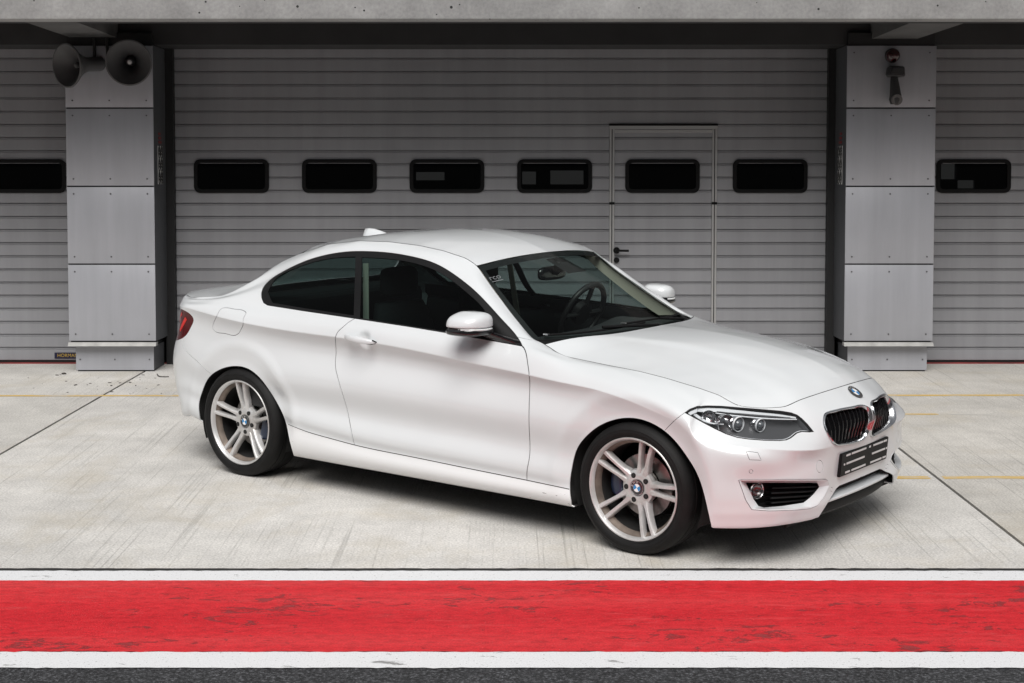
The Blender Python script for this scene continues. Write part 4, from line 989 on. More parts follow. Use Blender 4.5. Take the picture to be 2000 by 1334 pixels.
# ------------------------------------------------------------------ car: hood, roof, glass, deck
def coons(L,R,B,Tt,g,n):
    """L: centre line, R: side line (same count), B: start edge, Tt: end edge, over q 0..1"""
    ns,nq=len(L),len(B); q=np.linspace(0,1,nq); gq=g(q)[None,:,None]; s=np.linspace(0,1,ns)[:,None,None]
    P=(1-gq)*L[:,None]+gq*R[:,None]
    eB=B-((1-gq[0])*L[0]+gq[0]*R[0]); eT=Tt-((1-gq[0])*L[-1]+gq[0]*R[-1])
    return P+(1-s)**n*eB[None]+s**n*eT[None]
def patch(name,half,mat,parent=None,rim=.006,flip=False,both=True):
    ns,nq,_=half.shape
    full=np.concatenate([half[:,:0:-1]*[1,-1,1],half],1) if both else half
    nq=full.shape[1]; V=full.reshape(-1,3)
    du_=np.gradient(full,axis=0);dv_=np.gradient(full,axis=1); N=np.cross(du_,dv_); N/=np.linalg.norm(N,axis=2,keepdims=True)+1e-12
    if N[ns//2,nq//2,2]<0: N*=-1; fl=True
    else: fl=False
    F=[(i*nq+j,(i+1)*nq+j,(i+1)*nq+j+1,i*nq+j+1) for i in range(ns-1) for j in range(nq-1)]
    if fl: F=[f[::-1] for f in F]
    N=N.reshape(-1,3); V=list(V);NN=list(N)
    if rim:
        loop=[(0,j) for j in range(nq)]+[(i,nq-1) for i in range(1,ns)]+[(ns-1,j) for j in range(nq-2,-1,-1)]+[(i,0) for i in range(ns-2,0,-1)]
        ids=[i*nq+j for i,j in loop]; b=len(V); m=len(ids)
        for k in ids: V.append(V[k]);NN.append(NN[k])
        for k in ids: V.append(V[k]-NN[k]*rim);NN.append(NN[k])
        for k in range(m):
            f=(b+k,b+(k+1)%m,b+m+(k+1)%m,b+m+k); F.append(f)
    return mesh(name,V,F,mat,parent or car,normals=NN)
def topcurve(x0,x1,n,dw=-.004,dz=0.0):
    x=np.linspace(x0,x1,n); ii=np.argsort(rowc[:,14,0]) 
    R=rowc[:,14]; lo=(R[:,0]>-3.32)&(R[:,0]<.55)&(R[:,1]>.5)
    o=np.argsort(R[lo][:,0]); Q=R[lo][o]
    return np.stack([x,np.interp(x,Q[:,0],Q[:,1])+dw,np.interp(x,Q[:,0],Q[:,2])+dz],1)
def curve3(pts,n): return smooth_poly(np.array(pts,float),n)
nq=41
# hood
HL_c=nspline([-.385,-.25,0,.2,.4,.5,.58,.64,.672],np.array([[-.385,0,.968],[-.25,0,.962],[0,0,.943],[.2,0,.917],[.4,0,.880],[.5,0,.856],[.58,0,.826],[.64,0,.792],[.672,0,.763]]))
sx=np.linspace(0,1,61); hx=-.385+(.672+.385)*(1-(1-sx)**1.15)
Lh=HL_c(hx); Lh[:,0]=hx; Lh[:,1]=0
tR=topcurve(-.625,.437,200,dw=-.0065,dz=.0012)
Rh=resample(tR,61)
Bh=curve3([(-.385,0,.968),(-.40,.2,.964),(-.455,.42,.957),(-.545,.60,.949),(-.625,Rh[0,1],Rh[0,2])],nq)
ft=rowc[(rowc[:,14,0]>.437)&(us>us[NU//2]),14]+np.array([-.0055,-.001,.0016])
fe=[tuple(Rh[-1])]+[tuple(p) for p in ft[2:]]; fe[-1]=(fe[-1][0],0,fe[-1][2])
Th=resample(np.array(fe[::-1]),nq); Lh[-4:]+=np.linspace(.25,1,4)[:,None]*(Th[0]-Lh[-1])
half=coons(Lh,Rh,Bh,Th,lambda q:.25*q+.75*q**2.4,1.6)
# power-dome creases
for i in range(61):
    for j in range(nq):
        q=j/(nq-1); s=sx[i]; qd=.56-.10*s
        f=1/(1+math.exp((q-qd)/.018)); half[i,j,2]+=.011*f*max(0,math.sin(math.pi*min(1,max(0,(s-.02)/.9))))**.8
patch('hood',half,PAINT)
for sg in (-1,1):  # dark strips fill the hood gap, its shade put in as colour
    A_=Rh+np.array([0,.0085,-.0050]); B_=Rh+np.array([0,.0006,-.0006]); E_=np.vstack([A_,B_]); E_[:,1]*=sg; k_=len(A_)
    mesh('hood_gap_shade',E_,[(i,i+1,k_+i+1,k_+i) for i in range(k_-1)],SEAL_SHADE,car)
    A_=Th+np.array([.0070,0,-.0050]); B_=Th+np.array([.0008,0,-.0004]); E_=np.vstack([A_,B_]); E_[:,1]*=sg; k_=len(A_)
    mesh('hood_gap_shade',E_,[(i,i+1,k_+i+1,k_+i) for i in range(k_-1)],SEAL_SHADE,car)
# windscreen, roof, rear window, boot lid
hc=np.array([-1.125,0,1.317])
nw=31
TE=curve3([tuple(hc),(-1.135,.2,1.312),(-1.155,.4,1.297),(-1.183,.545,1.277)],nq)
BE=curve3([(-.43,0,.948),(-.445,.2,.946),(-.51,.42,.943),(-.60,.585,.943),(-.70,.694,.944)],nq)
ct=np.linspace(0,1,nw)
Lw=np.stack([-.43+(hc[0]+.43)*ct,0*ct,.948+(hc[2]-.948)*ct+.028*np.sin(ct*math.pi)],1)
Rw=resample(topcurve(-.70,-1.183,nw,dw=-.006),nw)
WS=coons(Lw,Rw,BE,TE,lambda q:q**1.7,1.0)
patch('windshield',WS,GL_WS,rim=0)
TE2=TE+np.array([-.004,0,.0015])
rcx=[-2.53,-2.3,-2.0,-1.75,-1.5,-1.3,-1.129]
rc=nspline(rcx,np.array([1.336,1.374,1.408,1.419,1.408,1.374,1.3185])[:,None])
rx=np.linspace(-1.129,-2.53,45); Lr=np.stack([rx,0*rx,rc(rx)[:,0]],1)
Rr=resample(topcurve(-1.19,-2.50,160,dw=-.003,dz=.002),45)
RE=curve3([tuple(Lr[-1]),(-2.53,.2,1.330),(-2.52,.4,1.312),tuple(Rr[-1])],nq)
TE2[-1]=Rr[0]
RF=coons(Lr,Rr,TE2,RE,lambda q:.12*q+.88*q**2.6,1.2)
patch('roof',RF,PAINT)
xb=np.linspace(0,1,25)
Lb=np.stack([-2.538-.42*xb,0*xb,1.332-.285*xb**1.1],1); Rb=resample(topcurve(-2.51,-2.90,25,dw=-.012,dz=-.002),25)
RE2=RE+np.array([-.008,0,-.003]); BB=curve3([tuple(Lb[-1]),(-2.955,.3,1.045),(-2.93,.55,1.043),tuple(Rb[-1])],nq)
RE2[-1]=Rb[0]; RE2[0]=Lb[0]
patch('rear_window',coons(Lb,Rb,RE2,BB,lambda q:q**2.2,1.0),GL_SIDE,rim=0)
Ld=np.stack([-2.968-.617*xb,0*xb,1.045-.057*xb+.012*np.sin(xb*math.pi)],1); Rd=resample(topcurve(-2.912,-3.295,25,dw=-.0015,dz=.001),25)
BB2=BB+np.array([-.01,0,-.003]); BB2[0]=Ld[0];BB2[-1]=Rd[0]
DE=curve3([tuple(Ld[-1]),(-3.565,.25,.990),(-3.535,.44,.987),(-3.40,.638,.983),tuple(Rd[-1])],nq)
patch('boot_lid',coons(Ld,Rd,BB2,DE,lambda q:q**2.5,1.0),PAINT)
# ------------------------------------------------------------------ car: lamps, grilles, trim
def sgn(P,s): P=np.array(P,float).copy(); P[...,1]*=s; return P        # s=-1 near side
def area2(C): return .5*np.sum(C[:,0]*np.roll(C[:,1],-1)-np.roll(C[:,0],-1)*C[:,1])
def inset(C,d):
    a=offset_uv(C,d,True); return a if abs(area2(a))<abs(area2(C)) else offset_uv(C,-d,True)
def ring3(C,d,h):
    """closed loop moved inwards by d along the surface and h along the normal, worked out in 3D"""
    P=S(C); N=SN(C); t=np.roll(P,-1,0)-np.roll(P,1,0); t/=np.linalg.norm(t,axis=1,keepdims=True)+1e-12
    sd=np.cross(N,t); sd/=np.linalg.norm(sd,axis=1,keepdims=True)+1e-12
    c=P.mean(0); sg=np.sign(((c-P)*sd).sum()); return P+sd*sg*d+N*h
def lift(C,h): return S(C)+SN(C)*h
def loops_mesh(name,loops,mat,parent,s,cap=False,smooth=True,closed=True):
    n=len(loops[0]); V=sgn(np.vstack(loops),s); F=[]
    for k in range(len(loops)-1):
        for i in range(n if closed else n-1):
            j=(i+1)%n; F.append((k*n+i,k*n+j,(k+1)*n+j,(k+1)*n+i))
    if cap: F.append(tuple(range((len(loops)-1)*n,len(loops)*n)))
    o=mesh(name,V,F,mat,parent,smooth=smooth)
    bm=bmesh.new(); bm.from_mesh(o.data); bmesh.ops.recalc_face_normals(bm,faces=bm.faces); bm.to_mesh(o.data); bm.free()
    if smooth: o.data.set_sharp_from_angle(angle=math.radians(35))
    return o
def ribbon(name,pts,wpx,depth,mat,parent,s,thick=.004,n=None):
    """a strip lying 'depth' under the surface along photo points; width in metres"""
    C=trace(pts,n=n) if len(pts)>3 else tracep(pts)
    w=np.interp(np.linspace(0,1,len(C)),np.linspace(0,1,len(wpx)),wpx) if hasattr(wpx,'__len__') else np.full(len(C),wpx)
    A=[];B=[]
    for i in range(len(C)):
        pass
    a1=offset_uv(C,.001);b1=offset_uv(C,-.001); Sd=(S(a1)-S(b1)); Sd/=np.linalg.norm(Sd,axis=1,keepdims=True)+1e-9
    P=lift(C,-depth); N=SN(C); hw=w[:,None]/2
    l=[P+Sd*hw-N*thick,P+Sd*hw,P-Sd*hw,P-Sd*hw-N*thick]
    return loops_mesh(name,l,mat,parent,s,closed=False,smooth=False)
def disc_sector(bm,r0,r1,a0,a1,z,n=10):
    vs0=[];vs1=[]
    for k in range(n+1):
        a=a0+(a1-a0)*k/n; vs1.append(bm.verts.new((r1*math.cos(a),r1*math.sin(a),z)))
        vs0.append(bm.verts.new((r0*math.cos(a),r0*math.sin(a),z)) if r0>0 else None)
    if r0<=0:
        c=bm.verts.new((0,0,z))
        for k in range(n): bm.faces.new((c,vs1[k],vs1[k+1]))
    else:
        for k in range(n): bm.faces.new((vs0[k],vs1[k],vs1[k+1],vs0[k+1]))
def roundel(parent,M,r,rot=0,name='emblem'):
    """a black ring with white letters round a blue and white quartered disc"""
    R=Matrix.Rotation(rot,4,'Z')
    bm=bmesh.new(); lathe(bm,[(r*.0,.0),(r*.93,.0),(r*.97,.0012),(r,.0002),(r,-.003)],32,'Z')
    o=bm_obj(name,bm,GLOSSB,parent,smooth=True,angle=30); o.matrix_basis=M@R
    def sub(nm,bm,mat): return bm_obj(nm,bm,mat,o,smooth=False)
    bm=bmesh.new(); disc_sector(bm,r*.955,r*1.01,0,2*math.pi,.0013,32); disc_sector(bm,r*.56,r*.60,0,2*math.pi,.0009,28); sub('emblem_rim',bm,CHROME)
    bm=bmesh.new(); disc_sector(bm,0,r*.56,math.pi/2,math.pi,.0008); disc_sector(bm,0,r*.56,-math.pi/2,0,.0008); sub('emblem_blue_quarter',bm,BLUE)
    bm=bmesh.new(); disc_sector(bm,0,r*.56,0,math.pi/2,.0008); disc_sector(bm,0,r*.56,math.pi,1.5*math.pi,.0008); sub('emblem_white_quarter',bm,WHITE)
    for ch,a in (('B',38),('M',0),('W',-38)):
        aa=math.radians(90+a); L=Matrix.Translation((math.cos(aa)*r*.775,math.sin(aa)*r*.775,.0008))@Matrix.Rotation(math.radians(a),4,'Z')
        text_mesh('emblem_letter',ch,r*.42,LTR,o,L,extrude=.0003)
for s in (-1,1):
    # ---- headlight
    hl=panel('headlight',['headlight_cover'],GL_CLEAR,s,off=-.001,rim=0)
    C=T['hl']
    loops_mesh('lamp_seal',[ring3(C,0,-.001),ring3(C,.004,.0005),ring3(C,.007,-.002),ring3(C,.007,-.012)],SEAL_SHADE,hl,s)
    loops_mesh('lamp_housing',[ring3(C,.005,-.008),ring3(C,.008,-.05)],REFLC,hl,s)
    panel('lamp_back',['headlight_cover'],LAMPD,s,parent=hl,off=-.05,rim=0)
    ribbon('light_guide',[(1346,805.5),(1358,799.5),(1375,797.5),(1410,798.5),(1445,801.5),(1485,805.3),(1525,809.3),(1556,814)],[.020,.026,.022,.018,.015,.013,.011,.008],.010,LAMPW,hl,s)
    ribbon('light_guide',[(1358,806),(1376,818),(1387,822.5),(1414,825.5)],[.018,.012,.006,.005],.012,LAMPW,hl,s)
    ribbon('light_guide',[(1398,804),(1430,808.5),(1470,812.5),(1510,815.5),(1558,817)],[.004,.006,.006,.006,.004],.010,LAMPW,hl,s)
    ribbon('lamp_slot',[(1400,801.5),(1440,805.8),(1490,810.5),(1545,814)],[.004,.006,.006,.003],.0085,LAMPD,hl,s,thick=.001)
    ribbon('light_guide',[(1352,811),(1372,822),(1395,834),(1417,843.5),(1440,850.3),(1462,853.8),(1492,856.2),(1522,856.6),(1535,855),(1545,850.5),(1557,842),(1566,839.5),(1580,840.5)],[.003,.004,.004,.004,.004,.004,.004,.004,.004,.004,.004,.004,.003],.010,LAMPW,hl,s)
    for (px,py,rw) in ((1461,831,.034),(1504,833,.030)):
        P=S(hit_uv(px,py))[0]-np.array([1,0,0])*.055; P=sgn(P,s); ax=Vector((.97,.25*s,-.05)).normalized(); M=frame_m(P,ax)
        bm=bmesh.new(); lathe(bm,[(rw*1.02,.0),(rw*1.06,.006),(rw*1.0,.011),(rw*.93,.008),(rw*.92,.0)],24,'Z'); o=bm_obj('projector_ring',bm,LAMPW,hl,smooth=True,angle=30); o.matrix_basis=M
        bm=bmesh.new(); lathe(bm,[(rw*.97,-.03),(rw*.97,.004),(rw*.80,-.006),(rw*.70,.0)],24,'Z'); o=bm_obj('projector_bezel',bm,REFLC,hl,smooth=True); o.matrix_basis=M
        bm=bmesh.new(); lathe(bm,[(rw*.74,-.004),(rw*.68,.008),(rw*.48,.018),(rw*.24,.023),(.0001,.024)],24,'Z'); o=bm_obj('projector_lens',bm,pmat('lens_glass',(.10,.11,.12),rough=.03,coat=1) if 'lens_glass' not in MATS else MATS['lens_glass'],hl,smooth=True); o.matrix_basis=M
    P=sgn(S(hit_uv(1432,831))[0]-np.array([1,0,0])*.05,s)
    bm=bmesh.new(); lathe(bm,[(.048,.02),(.045,-.01),(.03,-.03),(.001,-.035)],28,'Z'); o=bm_obj('lamp_reflector',bm,REFLC,hl,smooth=True); o.matrix_basis=frame_m(P,Vector((.95,.3*s,0)).normalized())
    P=sgn(S(hit_uv(1395,817))[0]-np.array([.7,.0,0])*.05,s)
    bm=bmesh.new(); lathe(bm,[(.036,.015),(.03,-.01),(.001,-.02)],24,'Z'); o=bm_obj('lamp_reflector',bm,REFLC,hl,smooth=True); o.matrix_basis=frame_m(P,Vector((.75,.65*s,0)).normalized())
    # ---- tail lamp
    tlp=panel('taillight',['taillight_lens'],RED1,s,off=-.001,rim=.02)
    ribbon('light_bar',[(363.5,621.5),(360,628),(356.5,635),(351.5,645.5)],[.022,.024,.024,.020],-.0006,RED2,tlp,s,thick=.001)
    ribbon('light_bar',[(355.5,611.5),(353,617),(351,622),(349,628)],[.016,.015,.012,.006],-.0006,RED2,tlp,s,thick=.001)
    # ---- kidney grille
    C=T['kid']
    KP=np.array([(planx(w,z),w,z) for w,z in KWZ]); KF=np.array([.965,.20,.12]); KF/=np.linalg.norm(KF)
    kt=np.roll(KP,-1,0)-np.roll(KP,1,0); kt/=np.linalg.norm(kt,axis=1,keepdims=True); ks=np.cross(KF,kt); ks/=np.linalg.norm(ks,axis=1,keepdims=True); ks*=np.sign(((KP.mean(0)-KP)*ks).sum())
    def ringK(C_,d,h): return KP+ks*d+KF*h
    kg=loops_mesh('kidney_grille',[ringK(C,0,-.012),ringK(C,0,.004),ringK(C,.002,.008),ringK(C,.006,.010),ringK(C,.012,.006),ringK(C,.018,-.008),ringK(C,.019,-.05)],CHROME,car,s)
    loops_mesh('grille_backing',[ringK(C,.017,-.052),ringK(C,.03,-.053)],SEAL_SHADE,kg,s,cap=True,smooth=False)
    Q=ringK(C,.018,0)
    wmin,wmax=Q[:,1].min(),Q[:,1].max(); ns=11
    for k in range(ns):
        w=wmin+(wmax-wmin)*(k+.6)/(ns+.2); zs=[]
        for i in range(len(Q)):
            a,b=Q[i],Q[(i+1)%len(Q)]
            if (a[1]-w)*(b[1]-w)<0: t=(w-a[1])/(b[1]-a[1]); zs.append(a+(b-a)*t)
        if len(zs)<2: continue
        zs.sort(key=lambda p:p[2]); lo,hi=zs[0],zs[-1]; pts=[]
        n=7
        for q in range(n+1):
            f=q/n; z=lo[2]+(hi[2]-lo[2])*f; x=planx(w,z)-.010-.006*math.sin(f*math.pi)*0
            x=x-.008
            pts.append((x,w,z))
        A=np.array(pts); hw=.0032
        l=[A+[-.03,-hw,0],A+[-.004,-hw,0],A+[0,-hw*.3,0],A+[0,hw*.3,0],A+[-.004,hw,0],A+[-.03,hw,0]]
        loops_mesh('slat',l,GLOSSB,kg,s,closed=False,smooth=False)
    # ---- fog lamp recess
    FOGI=[(1457,943.5),(1459,942.8),(1594,942.8),(1597,944),(1600,951.3),(1590,964),(1582,972),(1569.4,981.9),(1528,988.4),(1492,991.4),(1481.2,988.2),(1472.2,975.6)]
    A=[];B=[];D=[]
    for i in range(12):
        k=max(2,int(math.dist(FOGO[i],FOGO[(i+1)%12])/8))
        for q in range(k):
            f=q/k; pa=np.array(FOGO[i])*(1-f)+np.array(FOGO[(i+1)%12])*f; pb=np.array(FOGI[i])*(1-f)+np.array(FOGI[(i+1)%12])*f
            ua=hit_uv(*pa); ub=hit_uv(*pb); A.append(ua); d=cray(*pb); d/=np.linalg.norm(d)
            pnt=S(ub)[0]; dd=d*np.array([1,-1,1]); B.append(pnt+dd*.045-np.array([0,0,0])); D.append(ub)
    A=np.array(A);B=np.array(B); Ai=inset(A,.003)
    fr=loops_mesh('fog_lamp_surround',[lift(A,-.012),lift(Ai,.001),lift(inset(A,.008),-.001),B],PAINT,car,s)
    back=B+np.array([-.05,-.0,0]); loops_mesh('recess_wall',[B,back],BLACKP,fr,s,cap=True,smooth=False)
    for (a,b) in (((1508,953.5),(1597,950.5)),((1506,963.5),(1592,959.5)),((1505,973.5),(1584,968.5)),((1506,983),(1574,977))):
        pts=[]
        for f in np.linspace(0,1,9):
            px=a[0]+(b[0]-a[0])*f;py=a[1]+(b[1]-a[1])*f; d=cray(px,py); d/=np.linalg.norm(d); pts.append(S(hit_uv(px,py))[0]+d*np.array([1,-1,1])*.055)
        Pp=np.array(pts); h=.0035
        loops_mesh('grille_slat',[Pp+[-.03,0,h],Pp+[0,0,h],Pp+[.003,0,0],Pp+[0,0,-h],Pp+[-.03,0,-h]],BLACKP,fr,s,closed=False,smooth=False)
    d=cray(1478.5,958.5); d/=np.linalg.norm(d); P=sgn(S(hit_uv(1478.5,958.5))[0]+d*np.array([1,-1,1])*.06,s); M=frame_m(P,Vector((.93,.36*s,0)).normalized())
    bm=bmesh.new(); lathe(bm,[(.040,-.03),(.040,.0),(.037,.004),(.034,.0)],28,'Z'); o=bm_obj('fog_lamp',bm,SATIN,fr,smooth=True,angle=35); o.matrix_basis=M
    bm=bmesh.new(); lathe(bm,[(.035,.0),(.03,-.012),(.012,-.022),(.0001,-.022)],24,'Z'); o=bm_obj('fog_reflector',bm,FOGR,fr,smooth=True); o.matrix_basis=M
    bm=bmesh.new(); lathe(bm,[(.035,.001),(.028,.007),(.014,.010),(.0001,.011)],24,'Z'); o=bm_obj('fog_glass',bm,GL_CLEAR,fr,smooth=True); o.matrix_basis=M
# ---- lower intake, blade and lip (run across the nose)
def xloft(name,sections,mat,parent,ws,smooth=True):
    V=[];n=None
    for w in ws:
        sec=sections(w); n=len(sec); V+= [(x,w,z) for x,z in sec]
    F=[(i*n+k,i*n+(k+1)%n,(i+1)*n+(k+1)%n,(i+1)*n+k) for i in range(len(ws)-1) for k in range(n)]
    F+= [tuple(range(n)),tuple(range((len(ws)-1)*n,len(ws)*n))[::-1]]
    o=mesh(name,V,F,mat,parent,smooth=smooth)
    bm=bmesh.new(); bm.from_mesh(o.data); bmesh.ops.recalc_face_normals(bm,faces=bm.faces); bm.to_mesh(o.data); bm.free()
    if smooth: o.data.set_sharp_from_angle(angle=math.radians(32))
    return o
def bl(w): q=(w/.36)**2; return .012*q+.004*q*q
lg=xloft('lower_grille',lambda w:[(.715-bl(w),.40),(.715-bl(w),.20),(.66,.20),(.66,.40)],SEAL_SHADE,car,np.linspace(-.34,.34,15),False)
for zz in (.305,.325,.345):
    xloft('grille_slat',lambda w:[(.725-bl(w),zz),(.725-bl(w),zz+.005),(.70-bl(w),zz+.006),(.70-bl(w),zz-.001)],BLACKP,lg,np.linspace(-.28,.28,9),False)
xloft('bumper_blade',lambda w:[(.752-bl(w),.256),(.756-bl(w),.264),(.752-bl(w),.270),(.70-bl(w)*.6,.290),(.68,.288),(.68,.25),(.72-bl(w),.246)],PAINT,car,np.linspace(-.352,.352,25))
xloft('front_lip',lambda w:[(.722-bl(w)*1.6,.246),(.730-bl(w)*1.6,.228),(.727-bl(w)*1.6,.200),(.716-bl(w)*1.6,.188),(.69-bl(w),.182),(.62,.185),(.62,.246)],BLACKP,car,np.linspace(-.375,.375,25))
# ---- plate holder
c=[np.array((.772,-.261,.479)),np.array((.772,.261,.479)),np.array((.762,.26,.366)),np.array((.762,-.26,.366))]
f0=[p+[.006,0,0] for p in c]; f1=[p+[-.012,0,0] for p in c]
ph=mesh('plate_holder',f0+f1,[(0,1,2,3),(4,7,6,5),(0,4,5,1),(1,5,6,2),(2,6,7,3),(3,7,4,0)],BLACKP,car)
bm=bmesh.new(); bm.from_mesh(ph.data); bmesh.ops.bevel(bm,geom=bm.edges[:],offset=.003,segments=2,affect='EDGES'); bmesh.ops.recalc_face_normals(bm,faces=bm.faces); bm.to_mesh(ph.data); bm.free()
def slot(f0_,f1_,v,h=.0042):
    y0=-.261+.522*f0_;y1=-.261+.522*f1_; z=.479-.113*v; x=.772-.010*v+.0065
    return mesh('plate_slot',[(x+.002,y0,z-h),(x+.002,y1,z-h),(x+.0025,y1,z+h),(x+.0025,y0,z+h),(x-.003,y0,z-h),(x-.003,y1,z-h),(x-.003,y1,z+h),(x-.003,y0,z+h)],[(0,1,2,3),(4,7,6,5),(0,4,5,1),(1,5,6,2),(2,6,7,3),(3,7,4,0)],SLOT,ph)
for v,segs in ((.13,((.09,.17),(.20,.50),(.57,.60),(.66,.865),(.885,.955))),(.49,((.055,.075),(.11,.48),(.65,.93),(.955,.975))),(.87,((.10,.19),(.23,.52),(.63,.87),(.90,.97)))):
    for a,b in segs: slot(a,b,v)
# ---- nose badge
ub=hit_uv(1668.8,766.9); P=S(ub)[0]; P[1]=0; N=SN(ub)[0]; N[1]=0; N/=np.linalg.norm(N)
bdg=empty('emblem_mount'); bdg.parent=car; bdg.matrix_basis=Matrix.Identity(4)
roundel(car,frame_m(P+N*.004,N),.041)
bpy.data.objects.remove(bdg)
# ---- roof antenna fin
fx=[(-2.52,.012,1.334,1.345),(-2.505,.022,1.338,1.392),(-2.47,.026,1.345,1.396),(-2.43,.027,1.352,1.394),(-2.38,.026,1.360,1.385),(-2.33,.020,1.368,1.372),(-2.31,.008,1.371,1.3715)]
V=[];F=[]
for x,w,zb_,zt_ in fx:
    h=zt_-zb_; V+=[(x,-w,zb_-.008),(x,-w*.75,zb_+h*.35),(x,-w*.33,zb_+h*.8),(x,0,zt_),(x,w*.33,zb_+h*.8),(x,w*.75,zb_+h*.35),(x,w,zb_-.008)]
n=7
for i in range(len(fx)-1):
    for k in range(n-1): F.append((i*n+k,i*n+k+1,(i+1)*n+k+1,(i+1)*n+k))
F.append(tuple(range(n))[::-1])
o=mesh('antenna_fin',V,F,PAINT,car,smooth=True); bm=bmesh.new(); bm.from_mesh(o.data); bmesh.ops.recalc_face_normals(bm,faces=bm.faces); bm.to_mesh(o.data); bm.free()
# ---- door handles
for s in (-1,1):
    pa=S(hit_uv(675,655.5))[0]; pb=S(hit_uv(734,668.5))[0]; L=[]
    n=13
    for i in range(n):
        f=i/(n-1); c=pa+(pb-pa)*f; bow=.046*math.sin(math.pi*min(1,f*1.0))**.45 if 0<f<1 else 0
        hh=.006+.012*math.sin(math.pi*f)**.5; tt=.011*(.35+.65*math.sin(math.pi*f)**.5)
        cc=c+np.array([0,bow*.8+.002,0])
        L.append([cc+np.array([0,tt*math.cos(a),hh*math.sin(a)]) for a in np.linspace(0,2*math.pi,12,endpoint=False)])
    o=loops_mesh('door_handle',[np.array(l) for l in L],PAINT,PARTS['door',s],s,cap=True)
    bm=bmesh.new(); kk=[sgn(np.array(L[i]).mean(0)+np.array([0,-.004,-.013 if i<n-1 else -.006]),s) for i in range(7,n)]+[sgn(np.array(L[n-1]).mean(0)+np.array([.006,-.002,0]),s),sgn(np.array(L[n-2]).mean(0)+np.array([.010,-.004,.010]),s)]
    add_tube(bm,kk,.0032,6); bm_obj('handle_shadow',bm,SEAL_SHADE,PARTS['door',s])  # black tube drawn as the shadow line under the handle
# ---- door mirrors
MW=.885; MC=cat(1,-MW,914,634)
for s in (-1,1):
    mr=None
    c0=np.array([MC[0],MW,MC[2]])
    def sup(a,b,cz,n1=.55,n2=.75):
        V=[];F=[];nu,nv=30,17
        for i in range(nv):
            ph_=-math.pi/2+math.pi*i/(nv-1)
            for j in range(nu):
                th=2*math.pi*j/nu
                f=lambda v,e: math.copysign(abs(v)**e,v)
                V.append((a*f(math.cos(ph_),n1)*f(math.cos(th),n2),b*f(math.cos(ph_),n1)*f(math.sin(th),n2),cz*f(math.sin(ph_),n1)))
        for i in range(nv-1):
            for j in range(nu): F.append((i*nu+j,i*nu+(j+1)%nu,(i+1)*nu+(j+1)%nu,(i+1)*nu+j))
        return np.array(V),F
    V,F=sup(.114,.102,.057)
    V[:,2]=np.where(V[:,2]>0,V[:,2]*1.15,V[:,2]*.25)                      # domed above, flat below
    V[:,2]-=np.clip(V[:,1],0,None)*.22*(V[:,2]>0)                         # lower towards the tip
    V[:,0]=np.where(V[:,0]<0,V[:,0]*.72,V[:,0])+.12*-np.abs(V[:,1])*.35*(V[:,0]>0)
    V[:,0]-=V[:,1]*.18
    cap=mesh('mirror_cap',sgn(V+c0,s),F if s>0 else [f[::-1] for f in F],PAINT,None,smooth=True)
    cap.name='door_mirror'; cap.parent=car
    V2,F2=sup(.116,.104,.023); V2[:,0]=np.where(V2[:,0]<0,V2[:,0]*.72,V2[:,0])+.12*-np.abs(V2[:,1])*.35*(V2[:,0]>0); V2[:,0]-=V2[:,1]*.18; V2[:,2]-=.030
    mesh('mirror_base',sgn(V2+c0,s),F2 if s>0 else [f[::-1] for f in F2],GLOSSB,cap,smooth=True)
    # foot to the door corner
    e=S(hit_uv(1012,671))[0]; e2=S(hit_uv(985,668))[0]
    L=[]
    for f in np.linspace(0,1,6):
        p=c0+np.array([.02,-.06,-.036])+(np.array([(e[0]+e2[0])/2,e[1]-.01,(e[2]+e2[2])/2-.003])-(c0+np.array([.02,-.06,-.036])))*f
        rx,rz=.045+.012*f,.014+.010*f
        L.append(np.array([p+[rx*math.cos(a),0,rz*math.sin(a)] for a in np.linspace(0,2*math.pi,14,endpoint=False)]))
    loops_mesh('mirror_foot',L,GLOSSB,cap,s)
    # indicator strip round the leading edge
    L=[]
    for t in np.linspace(-.62,1.02,16):
        y=t*.094; f=max(0,1-abs(t)**2.6)**.5
        xx=.112*(max(0,1-abs(y/.102)**2.2))**.45-.042*abs(y)-y*.18+.004
        p=c0+np.array([xx,y,-.016])
        L.append(np.array([p+[.001,0,.005],p+[.004,0,0],p+[.001,0,-.005],p+[-.012,0,-.004],p+[-.012,0,.004]]))
    loops_mesh('indicator',L,INDIC,cap,s)
    m=mesh('mirror_glass',sgn(np.array([c0+[-.060-.18*y,y,z] for y,z in ((-.07,-.02),(.07,-.02),(.066,.02),(-.07,.03))]),s),[(0,1,2,3)],MIRG,cap)
